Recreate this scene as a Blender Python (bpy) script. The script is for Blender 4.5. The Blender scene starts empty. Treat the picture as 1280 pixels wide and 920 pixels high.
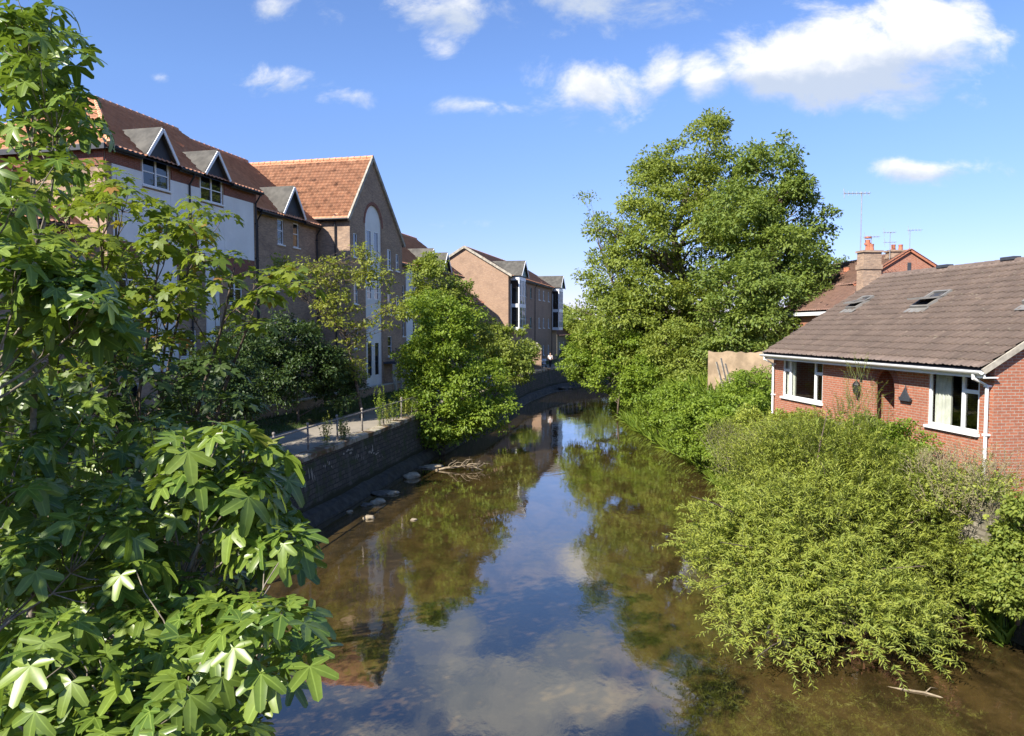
import bpy, bmesh, math, random
import numpy as np
from mathutils import Vector, Matrix

random.seed(7)
rng = np.random.default_rng(7)
SC = bpy.context.scene
COL = SC.collection
PI = math.pi

# ------------------------------------------------------------------ camera
FPX, CX, CY, HOR = 930.0, 640.0, 460.0, 410.0
CAMZ = 7.0
TH = math.atan((CY - HOR) / FPX)


def ray(px, py):
    """world direction of a photo pixel (1280x920)"""
    x = (px - CX) / FPX
    u = -(py - CY) / FPX
    return Vector((x, math.cos(TH) + u * math.sin(TH), -math.sin(TH) + u * math.cos(TH)))


def P(px, py, Y):
    d = ray(px, py)
    t = Y / d.y
    return Vector((d.x * t, Y, CAMZ + d.z * t))


def PZ(px, py, z):
    d = ray(px, py)
    t = (z - CAMZ) / d.z
    return Vector((d.x * t, d.y * t, z))


cam_d = bpy.data.cameras.new('camera')
cam = bpy.data.objects.new('camera', cam_d)
COL.objects.link(cam)
cam.location = (0, 0, CAMZ)
cam.rotation_euler = (PI / 2 - TH, 0, 0)
cam_d.sensor_width = 36
cam_d.sensor_fit = 'HORIZONTAL'
cam_d.lens = 36 * FPX / 1280
cam_d.clip_start = 0.05
cam_d.clip_end = 5000
SC.camera = cam


# ------------------------------------------------------------------ objects
def tag(o, label=None, cat=None, group=None, kind=None):
    if label: o['label'] = label
    if cat: o['category'] = cat
    if group: o['group'] = group
    if kind: o['kind'] = kind
    return o


def empty(name, loc, rz=0.0, label=None, cat=None, group=None, kind=None):
    o = bpy.data.objects.new(name, None)
    COL.objects.link(o)
    o.location = loc
    o.rotation_euler = (0, 0, rz)
    return tag(o, label, cat, group, kind)


def link(name, me, mat, parent=None, smooth=False):
    o = bpy.data.objects.new(name, me)
    COL.objects.link(o)
    if mat is not None and len(me.materials) == 0:
        me.materials.append(mat)
    if parent is not None:
        o.parent = parent
    if smooth:
        me.polygons.foreach_set('use_smooth', [True] * len(me.polygons))
    return o


def copy_tree(o, parent=None):
    c = o.copy()
    COL.objects.link(c)
    c.parent = parent
    for ch in list(o.children):
        copy_tree(ch, c)
    return c


class MB:
    """collects faces, then becomes ONE mesh object with metric UVs"""

    def __init__(s):
        s.v = []
        s.f = []

    def add(s, vs, fs):
        b = len(s.v)
        s.v += [tuple(q) for q in vs]
        s.f += [tuple(b + i for i in q) for q in fs]

    def poly(s, *pts):
        s.add(pts, [tuple(range(len(pts)))])

    def box(s, x0, x1, y0, y1, z0, z1):
        s.add([(x0, y0, z0), (x1, y0, z0), (x1, y1, z0), (x0, y1, z0), (x0, y0, z1), (x1, y0, z1), (x1, y1, z1), (x0, y1, z1)],
              [(0, 3, 2, 1), (4, 5, 6, 7), (0, 1, 5, 4), (1, 2, 6, 5), (2, 3, 7, 6), (3, 0, 4, 7)])

    def obox(s, M, sx, sy, sz):
        """box of size centred in matrix M"""
        c = []
        for z in (-sz / 2, sz / 2):
            for x, y in ((-sx / 2, -sy / 2), (sx / 2, -sy / 2), (sx / 2, sy / 2), (-sx / 2, sy / 2)):
                c.append(M @ Vector((x, y, z)))
        s.add(c, [(0, 3, 2, 1), (4, 5, 6, 7), (0, 1, 5, 4), (1, 2, 6, 5), (2, 3, 7, 6), (3, 0, 4, 7)])

    def bar(s, a, b, w, h, up=(0, 0, 1)):
        a, b = Vector(a), Vector(b)
        d = b - a
        L = d.length
        y = d / L
        x = y.cross(Vector(up))
        if x.length < 1e-4: x = y.cross(Vector((1, 0, 0)))
        x.normalize()
        z = x.cross(y)
        M = Matrix((x, y, z)).transposed().to_4x4()
        M.translation = (a + b) / 2
        s.obox(M, w, L, h)

    def tube(s, pts, rad, n=8, cap=True):
        pts = [Vector(p) for p in pts]
        if not hasattr(rad, '__len__'): rad = [rad] * len(pts)
        rings = []
        ref = None
        for i, p in enumerate(pts):
            d = (pts[min(i + 1, len(pts) - 1)] - pts[max(i - 1, 0)])
            if d.length < 1e-7: d = Vector((0, 0, 1))
            d.normalize()
            if ref is None:
                ref = d.orthogonal().normalized()
            x = ref - d * ref.dot(d)
            if x.length < 1e-5: x = d.orthogonal()
            x.normalize()
            ref = x
            y = d.cross(x)
            rings.append([p + (x * math.cos(2 * PI * k / n) + y * math.sin(2 * PI * k / n)) * rad[i] for k in range(n)])
        b = len(s.v)
        for r in rings: s.v += [tuple(q) for q in r]
        for i in range(len(pts) - 1):
            for k in range(n):
                k2 = (k + 1) % n
                s.f.append((b + i * n + k, b + i * n + k2, b + (i + 1) * n + k2, b + (i + 1) * n + k))
        if cap:
            s.f.append(tuple(b + k for k in reversed(range(n))))
            s.f.append(tuple(b + (len(pts) - 1) * n + k for k in range(n)))

    def prism(s, outline, a, b):
        """outline: list of 3d points; extruded by vector from a to b offsets"""
        a, b = Vector(a), Vector(b)
        o = [Vector(p) for p in outline]
        n = len(o)
        vs = [p + a for p in o] + [p + b for p in o]
        fs = [tuple(reversed(range(n))), tuple(range(n, 2 * n))]
        for i in range(n):
            j = (i + 1) % n
            fs.append((i, j, n + j, n + i))
        s.add(vs, fs)

    def lathe(s, prof, c=(0, 0, 0), n=12):
        c = Vector(c)
        b = len(s.v)
        for r, z in prof:
            for k in range(n):
                s.v.append((c.x + r * math.cos(2 * PI * k / n), c.y + r * math.sin(2 * PI * k / n), c.z + z))
        for i in range(len(prof) - 1):
            for k in range(n):
                k2 = (k + 1) % n
                s.f.append((b + i * n + k, b + i * n + k2, b + (i + 1) * n + k2, b + (i + 1) * n + k))
        s.f.append(tuple(b + k for k in reversed(range(n))))
        s.f.append(tuple(b + (len(prof) - 1) * n + k for k in range(n)))

    def wall(s, x0, x1, z0, z1, holes, y=0.0, reveal=0.12):
        xs = sorted({x0, x1} | {h[0] for h in holes} | {h[1] for h in holes})
        zs = sorted({z0, z1} | {h[2] for h in holes} | {h[3] for h in holes})
        xs = [x for x in xs if x0 <= x <= x1]
        zs = [z for z in zs if z0 <= z <= z1]
        idx = {}
        for x in xs:
            for z in zs:
                idx[(x, z)] = len(s.v)
                s.v.append((x, y, z))
        for a, b in zip(xs, xs[1:]):
            for c, d in zip(zs, zs[1:]):
                mx, mz = (a + b) / 2, (c + d) / 2
                if any(h[0] < mx < h[1] and h[2] < mz < h[3] for h in holes): continue
                s.f.append((idx[(a, c)], idx[(b, c)], idx[(b, d)], idx[(a, d)]))
        for h in holes:
            a, b, c, d = h[:4]
            r = y + reveal
            s.poly((a, y, c), (a, y, d), (a, r, d), (a, r, c))
            s.poly((b, y, c), (b, r, c), (b, r, d), (b, y, d))
            s.poly((a, y, d), (b, y, d), (b, r, d), (a, r, d))
            s.poly((a, y, c), (a, r, c), (b, r, c), (b, y, c))

    def build(s, name, mat, parent=None, smooth=False, bevel=0.0):
        me = bpy.data.meshes.new(name)
        me.from_pydata(s.v, [], s.f)
        me.update()
        if not smooth:
            bm = bmesh.new(); bm.from_mesh(me)
            bmesh.ops.recalc_face_normals(bm, faces=bm.faces) if len(bm.faces) < 3000 else None
            bm.to_mesh(me); bm.free()
        metric_uv(me)
        o = link(name, me, mat, parent, smooth)
        if bevel:
            m = o.modifiers.new('bevel', 'BEVEL'); m.width = bevel; m.segments = 2; m.limit_method = 'ANGLE'
        return o


def metric_uv(me):
    n = len(me.polygons)
    if n == 0: return
    V = np.empty(len(me.vertices) * 3, 'f'); me.vertices.foreach_get('co', V); V = V.reshape(-1, 3)
    N = np.empty(n * 3, 'f'); me.polygons.foreach_get('normal', N); N = N.reshape(-1, 3)
    T = np.empty(n, 'i'); me.polygons.foreach_get('loop_total', T)
    LV = np.empty(len(me.loops), 'i'); me.loops.foreach_get('vertex_index', LV)
    pol = np.repeat(np.arange(n), T)
    U = np.stack([-N[:, 1], N[:, 0], np.zeros(n)], 1)
    l = np.linalg.norm(U, axis=1)
    flat = l < 0.2
    U[flat] = (1, 0, 0); l[flat] = 1
    U /= l[:, None]
    W = np.cross(N, U)
    W[flat] = (0, 1, 0)
    p = V[LV]
    uv = np.stack([(p * U[pol]).sum(1), (p * W[pol]).sum(1)], 1).astype('f')
    lay = me.uv_layers.new(name='UVMap')
    lay.data.foreach_set('uv', uv.ravel())


def from_arrays(name, V, F, mat, parent=None, attr=None, smooth=False, uv=None):
    """V (n,3), F (m,k) constant k"""
    me = bpy.data.meshes.new(name)
    m, k = F.shape
    me.vertices.add(len(V)); me.vertices.foreach_set('co', np.ascontiguousarray(V, 'f').ravel())
    me.loops.add(m * k); me.loops.foreach_set('vertex_index', np.ascontiguousarray(F, 'i').ravel())
    me.polygons.add(m)
    me.polygons.foreach_set('loop_start', np.arange(0, m * k, k, dtype='i'))
    me.update(calc_edges=True)
    if attr is not None:
        a = me.attributes.new('rnd', 'FLOAT', 'POINT')
        a.data.foreach_set('value', np.ascontiguousarray(attr, 'f'))
    if uv is not None:
        lay = me.uv_layers.new(name='UVMap')
        lay.data.foreach_set('uv', np.ascontiguousarray(uv[F.ravel()], 'f').ravel())
    return link(name, me, mat, parent, smooth)


# ------------------------------------------------------------------ materials
class NT:
    def __init__(s, name):
        s.m = bpy.data.materials.new(name)
        s.m.use_nodes = True
        s.t = s.m.node_tree
        s.t.nodes.clear()
        s.out = s.n('ShaderNodeOutputMaterial')

    def n(s, typ, **kw):
        nd = s.t.nodes.new(typ)
        for k, v in kw.items():
            setattr(nd, k, v)
        return nd
        return nd

    def l(s, a, b):
        s.t.links.new(a, b)

    def val(s, sock, v):
        if hasattr(v, 'is_output'): s.l(v, sock)
        else: sock.default_value = v

    def math(s, op, a, b=0.0, clamp=False):
        nd = s.t.nodes.new('ShaderNodeMath'); nd.operation = op; nd.use_clamp = clamp
        s.val(nd.inputs[0], a); s.val(nd.inputs[1], b)
        return nd.outputs[0]

    def mix(s, f, a, b, mode='MIX'):
        nd = s.t.nodes.new('ShaderNodeMix'); nd.data_type = 'RGBA'; nd.blend_type = mode
        s.val(nd.inputs[0], f)
        for i, v in ((6, a), (7, b)):
            if isinstance(v, (tuple, list)): v = (*v[:3], 1.0)
            s.val(nd.inputs[i], v)
        return nd.outputs[2]

    def noise(s, scale, detail=3, rough=0.55, vec=None, out='Fac', dist=0.0):
        nd = s.t.nodes.new('ShaderNodeTexNoise')
        nd.inputs['Scale'].default_value = scale; nd.inputs['Detail'].default_value = detail
        nd.inputs['Roughness'].default_value = rough; nd.inputs['Distortion'].default_value = dist
        if vec is not None: s.l(vec, nd.inputs['Vector'])
        return nd.outputs[out]

    def ramp(s, f, lo, hi):
        nd = s.t.nodes.new('ShaderNodeMapRange'); nd.interpolation_type = 'SMOOTHSTEP'
        s.l(f, nd.inputs[0]); nd.inputs[1].default_value = lo; nd.inputs[2].default_value = hi
        return nd.outputs[0]

    def uv(s):
        return s.t.nodes.new('ShaderNodeTexCoord').outputs['UV']

    def obj(s):
        return s.t.nodes.new('ShaderNodeTexCoord').outputs['Object']

    def pos(s):
        return s.t.nodes.new('ShaderNodeNewGeometry').outputs['Position']

    def scaled(s, v, sc):
        nd = s.t.nodes.new('ShaderNodeMapping'); s.l(v, nd.inputs[0]); nd.inputs['Scale'].default_value = sc
        return nd.outputs[0]

    def bsdf(s, col, rough=0.8, spec=0.4, metal=0.0, bump=None, bd=0.02, bs=0.6):
        p = s.t.nodes.new('ShaderNodeBsdfPrincipled')
        if isinstance(col, (tuple, list)): col = (*col[:3], 1.0)
        s.val(p.inputs['Base Color'], col)
        s.val(p.inputs['Roughness'], rough)
        p.inputs['Specular IOR Level'].default_value = spec
        p.inputs['Metallic'].default_value = metal
        if bump is not None:
            b = s.t.nodes.new('ShaderNodeBump'); b.inputs['Strength'].default_value = bs; b.inputs['Distance'].default_value = bd
            s.l(bump, b.inputs['Height']); s.l(b.outputs[0], p.inputs['Normal'])
        s.l(p.outputs[0], s.out.inputs[0])
        return p


def brick_mat(name, c1, c2, mortar, stain=(0.08, 0.06, 0.05), stain_amt=0.35, bw=0.225, rh=0.075, ms=0.006, moss=None, streak=None):
    t = NT(name)
    uv = t.uv()
    b = t.t.nodes.new('ShaderNodeTexBrick')
    if bw > .3:
        wv = t.t.nodes.new('ShaderNodeVectorMath'); wv.operation = 'MULTIPLY_ADD'
        t.l(t.noise(2.4, 3, 0.6, uv, 'Color'), wv.inputs[0]); wv.inputs[1].default_value = (.16, .11, 0); t.l(uv, wv.inputs[2])
        t.l(wv.outputs[0], b.inputs['Vector'])
    else:
        t.l(uv, b.inputs['Vector'])
    b.inputs['Scale'].default_value = 1; b.inputs['Brick Width'].default_value = bw; b.inputs['Row Height'].default_value = rh
    b.inputs['Mortar Size'].default_value = ms; b.inputs['Mortar Smooth'].default_value = 0.2; b.inputs['Bias'].default_value = -0.1
    b.inputs['Color1'].default_value = (*c1, 1); b.inputs['Color2'].default_value = (*c2, 1); b.inputs['Mortar'].default_value = (*mortar, 1)
    big = t.noise(0.6, 4, 0.6, uv)
    col = t.mix(t.math('MULTIPLY', t.ramp(big, 0.45, 0.75), stain_amt), b.outputs['Color'], stain)
    fine = t.noise(9.0, 2, 0.5, uv)
    col = t.mix(t.math('MULTIPLY', t.ramp(fine, 0.35, 0.7), 0.45), col, tuple(x * 0.6 for x in c1))
    if moss:
        mm = t.noise(1.7, 5, 0.65, uv)
        col = t.mix(t.ramp(mm, 0.48, 0.64), col, moss)
    if streak:
        gp = t.pos()
        sn = t.noise(1.0, 5, 0.65, t.scaled(gp, (2.2, 2.2, 0.16)))
        col = t.mix(t.math('MULTIPLY', t.ramp(sn, 0.54, 0.72), 0.55), col, streak)
        sx = t.t.nodes.new('ShaderNodeSeparateXYZ'); t.l(gp, sx.inputs[0])
        tide = t.math('ADD', sx.outputs[2], t.math('MULTIPLY', t.noise(1.5, 3, 0.6, gp), 0.5))
        col = t.mix(t.math('SUBTRACT', 1.0, t.ramp(tide, 0.75, 0.95)), col, (0.028, 0.030, 0.016))
    h = t.math('SUBTRACT', t.math('MULTIPLY', fine, 0.4), b.outputs['Fac'])
    t.bsdf(col, 0.9, 0.25, bump=h, bd=0.008)
    return t.m


def plain_mat(name, col, rough=0.6, spec=0.4, metal=0.0, var=0.15, scale=4.0, bump=0.0):
    t = NT(name)
    nz = t.noise(scale, 4, 0.6, t.obj())
    c = t.mix(t.ramp(nz, 0.3, 0.75), tuple(x * (1 - var) for x in col), tuple(min(1, x * (1 + var)) for x in col))
    t.bsdf(c, rough, spec, metal, bump=nz if bump else None, bd=bump)
    return t.m


def tile_mat(name, c1, c2, dark, moss, pw, ph, moss_amt=0.5):
    t = NT(name)
    uv = t.uv()
    b = t.t.nodes.new('ShaderNodeTexBrick')
    t.l(uv, b.inputs['Vector'])
    b.offset = 0.0
    b.inputs['Scale'].default_value = 1; b.inputs['Brick Width'].default_value = pw; b.inputs['Row Height'].default_value = ph
    b.inputs['Mortar Size'].default_value = 0.0
    b.inputs['Color1'].default_value = (*c1, 1); b.inputs['Color2'].default_value = (*c2, 1)
    n1 = t.noise(0.8, 5, 0.65, uv)
    n2 = t.noise(7.0, 4, 0.7, uv)
    col = t.mix(t.math('MULTIPLY', t.ramp(n1, 0.45, 0.75), 0.35), b.outputs['Color'], dark)
    col = t.mix(t.math('MULTIPLY', t.ramp(n2, 0.55, 0.75), moss_amt), col, moss)
    t.bsdf(col, 0.88, 0.25, bump=n2, bd=0.004, bs=.4)
    return t.m


def leaf_mat(name, col, trans=0.35, rough=0.42, spec=0.35, var=0.45, young=None, young_amt=0.0, veins=False):
    t = NT(name)
    a = t.t.nodes.new('ShaderNodeAttribute'); a.attribute_name = 'rnd'
    r = a.outputs['Fac']
    c1 = (col[0] * (1 - var * 0.9), col[1] * (1 - var * 0.7), col[2] * (1 - var * 0.5))
    c2 = (col[0] * (1 + var * 1.1), col[1] * (1 + var * 0.6), col[2] * (1 + var * 0.2))
    c = t.mix(r, c1, c2)
    if young:
        c = t.mix(t.math('GREATER_THAN', r, 1.0 - young_amt), c, young)
    if veins:
        ra = t.t.nodes.new('ShaderNodeAttribute'); ra.attribute_name = 'rib'
        c = t.mix(t.math('MULTIPLY', t.math('SUBTRACT', 1.0, t.ramp(ra.outputs['Fac'], 0.03, 0.16)), 0.65), c, (col[0] * 2.2, col[1] * 1.9, col[2] * 2.4))
        sp_ = t.noise(4.5, 4, 0.7, t.obj())
        c = t.mix(t.math('MULTIPLY', t.ramp(sp_, 0.62, 0.74), 0.6), c, (col[0] * 2.0, col[1] * 1.3, col[2] * 1.2))
    vein = t.noise(30.0, 2, 0.5, t.obj())
    c = t.mix(t.math('MULTIPLY', t.ramp(vein, 0.4, 0.7), 0.25), c, tuple(x * 0.6 for x in col))
    p = t.bsdf(c, rough, spec)
    tr = t.t.nodes.new('ShaderNodeBsdfTranslucent')
    tc = t.mix(0.45, c, (col[0] * 2.4, col[1] * 2.2, col[2] * 0.8))
    t.l(tc, tr.inputs[0])
    mx = t.t.nodes.new('ShaderNodeMixShader'); mx.inputs[0].default_value = trans
    t.l(p.outputs[0], mx.inputs[1]); t.l(tr.outputs[0], mx.inputs[2])
    t.l(mx.outputs[0], t.out.inputs[0])
    return t.m


M = {}
M['brick_orange'] = brick_mat('brick_orange', (0.42, 0.20, 0.115), (0.33, 0.165, 0.10), (0.36, 0.30, 0.24))
M['brick_buff'] = brick_mat('brick_buff', (0.44, 0.28, 0.18), (0.34, 0.21, 0.14), (0.36, 0.31, 0.25))
M['brick_red'] = brick_mat('brick_red', (0.30, 0.105, 0.065), (0.22, 0.085, 0.06), (0.30, 0.25, 0.21))
M['brick_house'] = brick_mat('brick_house', (0.44, 0.155, 0.085), (0.35, 0.125, 0.075), (0.42, 0.35, 0.28), stain_amt=0.2, ms=0.009)
M['brick_pale'] = brick_mat('brick_pale', (0.47, 0.32, 0.215), (0.27, 0.185, 0.135), (0.40, 0.34, 0.27), stain=(0.13, 0.09, 0.08), stain_amt=0.5)
M['river_stone'] = brick_mat('river_stone', (0.125, 0.11, 0.088), (0.06, 0.055, 0.046), (0.036, 0.033, 0.028), stain=(0.035, 0.035, 0.03), stain_amt=0.6, bw=0.40, rh=0.19, ms=0.02, moss=(0.055, 0.065, 0.03), streak=(0.17, 0.16, 0.135))
M['garden_stone'] = brick_mat('garden_stone', (0.34, 0.30, 0.23), (0.20, 0.18, 0.14), (0.12, 0.105, 0.08), bw=0.34, rh=0.13, ms=0.025, moss=(0.16, 0.15, 0.085))
M['pantile'] = tile_mat('pantile', (0.70, 0.355, 0.205), (0.60, 0.285, 0.16), (0.46, 0.235, 0.15), (0.46, 0.34, 0.22), 0.3, 0.3, 0.4)
M['brown_tile'] = tile_mat('brown_tile', (0.185, 0.138, 0.112), (0.140, 0.106, 0.088), (0.115, 0.09, 0.074), (0.28, 0.245, 0.185), 0.33, 0.34, 0.7)
M['old_tile'] = tile_mat('old_tile', (0.25, 0.145, 0.105), (0.21, 0.125, 0.095), (0.15, 0.105, 0.085), (0.26, 0.22, 0.15), 0.25, 0.25, 0.7)
M['lead'] = plain_mat('lead', (0.095, 0.088, 0.074), 0.7, 0.3, 0, 0.3, 2.0)
M['slate_dark'] = plain_mat('slate_dark', (0.045, 0.05, 0.06), 0.6)
M['render_white'] = plain_mat('render_white', (0.82, 0.81, 0.77), 0.9, 0.2, 0, 0.07, 0.7, 0.003)
M['white_plastic'] = plain_mat('white_plastic', (0.8, 0.8, 0.79), 0.4, 0.45, 0, 0.03)
M['green_paint'] = plain_mat('green_paint', (0.25, 0.36, 0.32), 0.5)
M['black_iron'] = plain_mat('black_iron', (0.02, 0.02, 0.022), 0.5, 0.4, 0, 0.3, 20)
M['rail_iron'] = plain_mat('rail_iron', (0.24, 0.21, 0.18), 0.55, 0.4, 0, 0.4, 12)
M['concrete'] = plain_mat('concrete', (0.40, 0.36, 0.29), 0.9, 0.2, 0, 0.3, 3, 0.01)
M['terracotta'] = plain_mat('terracotta', (0.42, 0.16, 0.09), 0.8)
M['frame_grey'] = plain_mat('frame_grey', (0.22, 0.21, 0.19), 0.5)
M['aluminium'] = plain_mat('aluminium', (0.5, 0.5, 0.5), 0.4, 0.5, 0.6)
M['rust'] = plain_mat('rust', (0.22, 0.1, 0.06), 0.8)
M['curtain'] = plain_mat('curtain', (0.7, 0.66, 0.58), 0.9)
M['wood_grey'] = plain_mat('wood_grey', (0.32, 0.28, 0.22), 0.85, 0.2, 0, 0.3, 8)
M['door_red'] = plain_mat('door_red', (0.10, 0.03, 0.025), 0.5)
M['skin'] = plain_mat('skin', (0.5, 0.33, 0.25), 0.6, 0.3, 0, 0.05)
M['hair'] = plain_mat('hair', (0.06, 0.04, 0.03), 0.6)
M['cloth_white'] = plain_mat('cloth_white', (0.8, 0.78, 0.76), 0.9, 0.2, 0, 0.05)
M['cloth_dark'] = plain_mat('cloth_dark', (0.03, 0.03, 0.04), 0.9, 0.2)
M['cloth_grey'] = plain_mat('cloth_grey', (0.55, 0.55, 0.57), 0.9, 0.2)
M['rubber'] = plain_mat('rubber', (0.02, 0.02, 0.02), 0.8)
M['bark'] = plain_mat('bark', (0.13, 0.10, 0.075), 0.95, 0.2, 0, 0.45, 9, 0.03)
M['bark_pale'] = plain_mat('bark_pale', (0.26, 0.22, 0.17), 0.9, 0.2, 0, 0.35, 12, 0.01)
M['stem_green'] = plain_mat('stem_green', (0.14, 0.16, 0.05), 0.8)
M['pale_stone'] = plain_mat('pale_stone', (0.33, 0.27, 0.185), 0.9, 0.2, 0, 0.3, 5, 0.02)
M['footing_stone'] = plain_mat('footing_stone', (0.055, 0.05, 0.04), 0.8, 0.3, 0, 0.4, 3, 0.03)
M['dark_stone'] = plain_mat('dark_stone', (0.11, 0.095, 0.075), 0.8, 0.3, 0, 0.35, 5, 0.02)
M['driftwood'] = plain_mat('driftwood', (0.27, 0.215, 0.145), 0.9, 0.2, 0, 0.3, 9)


def glass_mat():
    t = NT('window_glass')
    p = t.bsdf((0.012, 0.014, 0.016), 0.03, 0.9)
    return t.m


def clear_glass():
    t = NT('clear_glass')
    g = t.t.nodes.new('ShaderNodeBsdfGlossy'); g.inputs['Roughness'].default_value = 0.02
    tr = t.t.nodes.new('ShaderNodeBsdfTransparent'); tr.inputs[0].default_value = (0.85, 0.9, 0.88, 1)
    mx = t.t.nodes.new('ShaderNodeMixShader')
    mx.inputs[0].default_value = 0.12; t.l(tr.outputs[0], mx.inputs[1]); t.l(g.outputs[0], mx.inputs[2])
    t.l(mx.outputs[0], t.out.inputs[0])
    return t.m


M['glass'] = glass_mat()
M['clear_glass'] = clear_glass()

def path_mat():
    t = NT('path_surface'); p = t.pos()
    n1 = t.noise(0.7, 5, 0.65, p); n2 = t.noise(40, 2, 0.6, p)
    c = t.mix(t.ramp(n1, 0.3, 0.7), (0.36, 0.31, 0.24), (0.26, 0.23, 0.18))
    c = t.mix(t.math('MULTIPLY', n2, 0.4), c, (0.2, 0.18, 0.15))
    t.bsdf(c, 0.95, 0.15, bump=n2, bd=0.01); return t.m


def ground_mat(name, g1, g2, soil, lo=0.45, hi=0.65):
    t = NT(name); p = t.pos()
    n1 = t.noise(0.5, 6, 0.65, p); n2 = t.noise(14, 4, 0.7, p)
    c = t.mix(n2, g1, g2)
    c = t.mix(t.ramp(n1, lo, hi), c, soil)
    t.bsdf(c, 0.95, 0.15, bump=n2, bd=0.06, bs=1.0); return t.m


M['path'] = path_mat()
M['grass_ground'] = ground_mat('grass_ground', (0.045, 0.075, 0.018), (0.10, 0.13, 0.035), (0.13, 0.10, 0.06))
M['bank_soil'] = ground_mat('bank_soil', (0.05, 0.065, 0.02), (0.10, 0.095, 0.05), (0.09, 0.065, 0.04), 0.35, 0.6)


def water_mat():
    t = NT('river_water'); p = t.pos()
    n1 = t.noise(0.9, 7, 0.72, t.scaled(p, (1.0, 0.45, 1)), dist=0.6)
    n2 = t.noise(2.6, 5, 0.72, p)
    n3 = t.noise(0.12, 3, 0.5, p)
    c = t.mix(t.ramp(n1, 0.35, 0.68), (0.030, 0.021, 0.008), (0.085, 0.055, 0.018))
    c = t.mix(t.math('MULTIPLY', t.ramp(n2, 0.48, 0.7), 0.5), c, (0.11, 0.072, 0.028))
    c = t.mix(t.math('MULTIPLY', t.ramp(n2, 0.30, 0.46), -0.5, ), c, (0.02, 0.016, 0.008)) if False else c
    c = t.mix(t.math('MULTIPLY', t.ramp(n3, 0.5, 0.7), 0.45), c, (0.055, 0.05, 0.018))
    d = t.t.nodes.new('ShaderNodeBsdfDiffuse'); t.l(c, d.inputs[0])
    g = t.t.nodes.new('ShaderNodeBsdfGlossy'); g.inputs['Roughness'].default_value = 0.035
    g.inputs[0].default_value = (0.97, 0.95, 0.92, 1)
    w1 = t.noise(1.1, 3, 0.5, t.scaled(p, (1, 0.55, 1)), dist=0.4)
    w2 = t.noise(5.0, 3, 0.55, t.scaled(p, (1, 0.6, 1)))
    h = t.math('ADD', w1, t.math('MULTIPLY', w2, 0.22))
    calm = t.ramp(t.noise(0.16, 2, 0.5, p), 0.35, 0.7)
    b = t.t.nodes.new('ShaderNodeBump'); b.inputs['Distance'].default_value = 0.035
    t.l(t.math('ADD', t.math('MULTIPLY', calm, 0.18), 0.09), b.inputs['Strength'])
    t.l(h, b.inputs['Height']); t.l(b.outputs[0], g.inputs['Normal'])
    fr = t.t.nodes.new('ShaderNodeFresnel'); fr.inputs[0].default_value = 1.62
    t.l(b.outputs[0], fr.inputs['Normal'])
    mx = t.t.nodes.new('ShaderNodeMixShader')
    f = t.math('ADD', t.math('MULTIPLY', fr.outputs[0], 1.45), 0.04, clamp=True)
    t.l(f, mx.inputs[0]); t.l(d.outputs[0], mx.inputs[1]); t.l(g.outputs[0], mx.inputs[2])
    t.l(mx.outputs[0], t.out.inputs[0])
    return t.m


M['water'] = water_mat()
# ------------------------------------------------------------------ sky, clouds, sun
SUN_FROM = Vector((-0.70, -0.714, 0)).normalized()
SUN_EL = math.radians(39)
sv = Vector((SUN_FROM.x * math.cos(SUN_EL), SUN_FROM.y * math.cos(SUN_EL), math.sin(SUN_EL)))
sl = bpy.data.lights.new('sun', 'SUN')
so = bpy.data.objects.new('sun', sl)
COL.objects.link(so)
so.rotation_euler = (-sv).to_track_quat('-Z', 'Y').to_euler()
so.location = sv * 200
sl.energy = 4.0
sl.angle = math.radians(0.53)
sl.color = (1.0, 0.94, 0.84)

w = bpy.data.worlds.new('World')
SC.world = w
w.use_nodes = True
wt = w.node_tree
wt.nodes.clear()


def wn(t): return wt.nodes.new(t)


def wm(op, a, b=0.0, clamp=False):
    nd = wn('ShaderNodeMath'); nd.operation = op; nd.use_clamp = clamp
    for i, v in ((0, a), (1, b)):
        if hasattr(v, 'is_output'): wt.links.new(v, nd.inputs[i])
        else: nd.inputs[i].default_value = v
    return nd.outputs[0]


wo = wn('ShaderNodeOutputWorld')
bg = wn('ShaderNodeBackground')
bg.inputs[1].default_value = 0.091
wt.links.new(bg.outputs[0], wo.inputs[0])
sky = wn('ShaderNodeTexSky')
sky.sky_type = 'NISHITA'
sky.sun_disc = False
sky.sun_elevation = SUN_EL
sky.sun_rotation = math.atan2(sv.x, sv.y)
sky.altitude = 0
sky.air_density = 1.0
sky.dust_density = 0.0
sky.ozone_density = 4.0
tc = wn('ShaderNodeTexCoord')
sep = wn('ShaderNodeSeparateXYZ')
wt.links.new(tc.outputs['Generated'], sep.inputs[0])
dx, dy, dz = sep.outputs
front = wm('MAXIMUM', dy, 0.08)
cu = wm('DIVIDE', dx, front)
cv = wm('DIVIDE', dz, front)
# clouds: photo centre, half-size in px, weight
CL = [(1060, 76, 165, 66, 1.25), (1150, 42, 90, 62, 1.1), (965, 95, 60, 42, 0.95), (880, 100, 42, 42, 0.8), (825, 92, 38, 42, 0.72), (740, 112, 90, 50, 0.8),
      (1165, 213, 110, 20, 0.78), (1217, 125, 38, 26, 0.6), (350, 100, 62, 24, 0.66), (440, 122, 60, 16, 0.42), (600, 132, 110, 13, 0.40),
      (590, 12, 100, 44, 0.8), (548, 60, 40, 22, 0.45), (335, 8, 45, 24, 0.6), (415, 22, 40, 30, 0.42), (820, 2, 60, 14, 0.6), (1010, 5, 60, 26, 0.42),
      (680, -70, 330, 95, 0.85), (760, -30, 150, 80, 0.7), (520, -130, 190, 70, 0.6), (200, 98, 16, 8, 0.42), (690, 42, 40, 16, 0.36), (560, 280, 70, 9, 0.30), (1250, 60, 40, 50, 0.30), (300, -180, 150, 50, 0.5)]
acc = None
under = None
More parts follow.
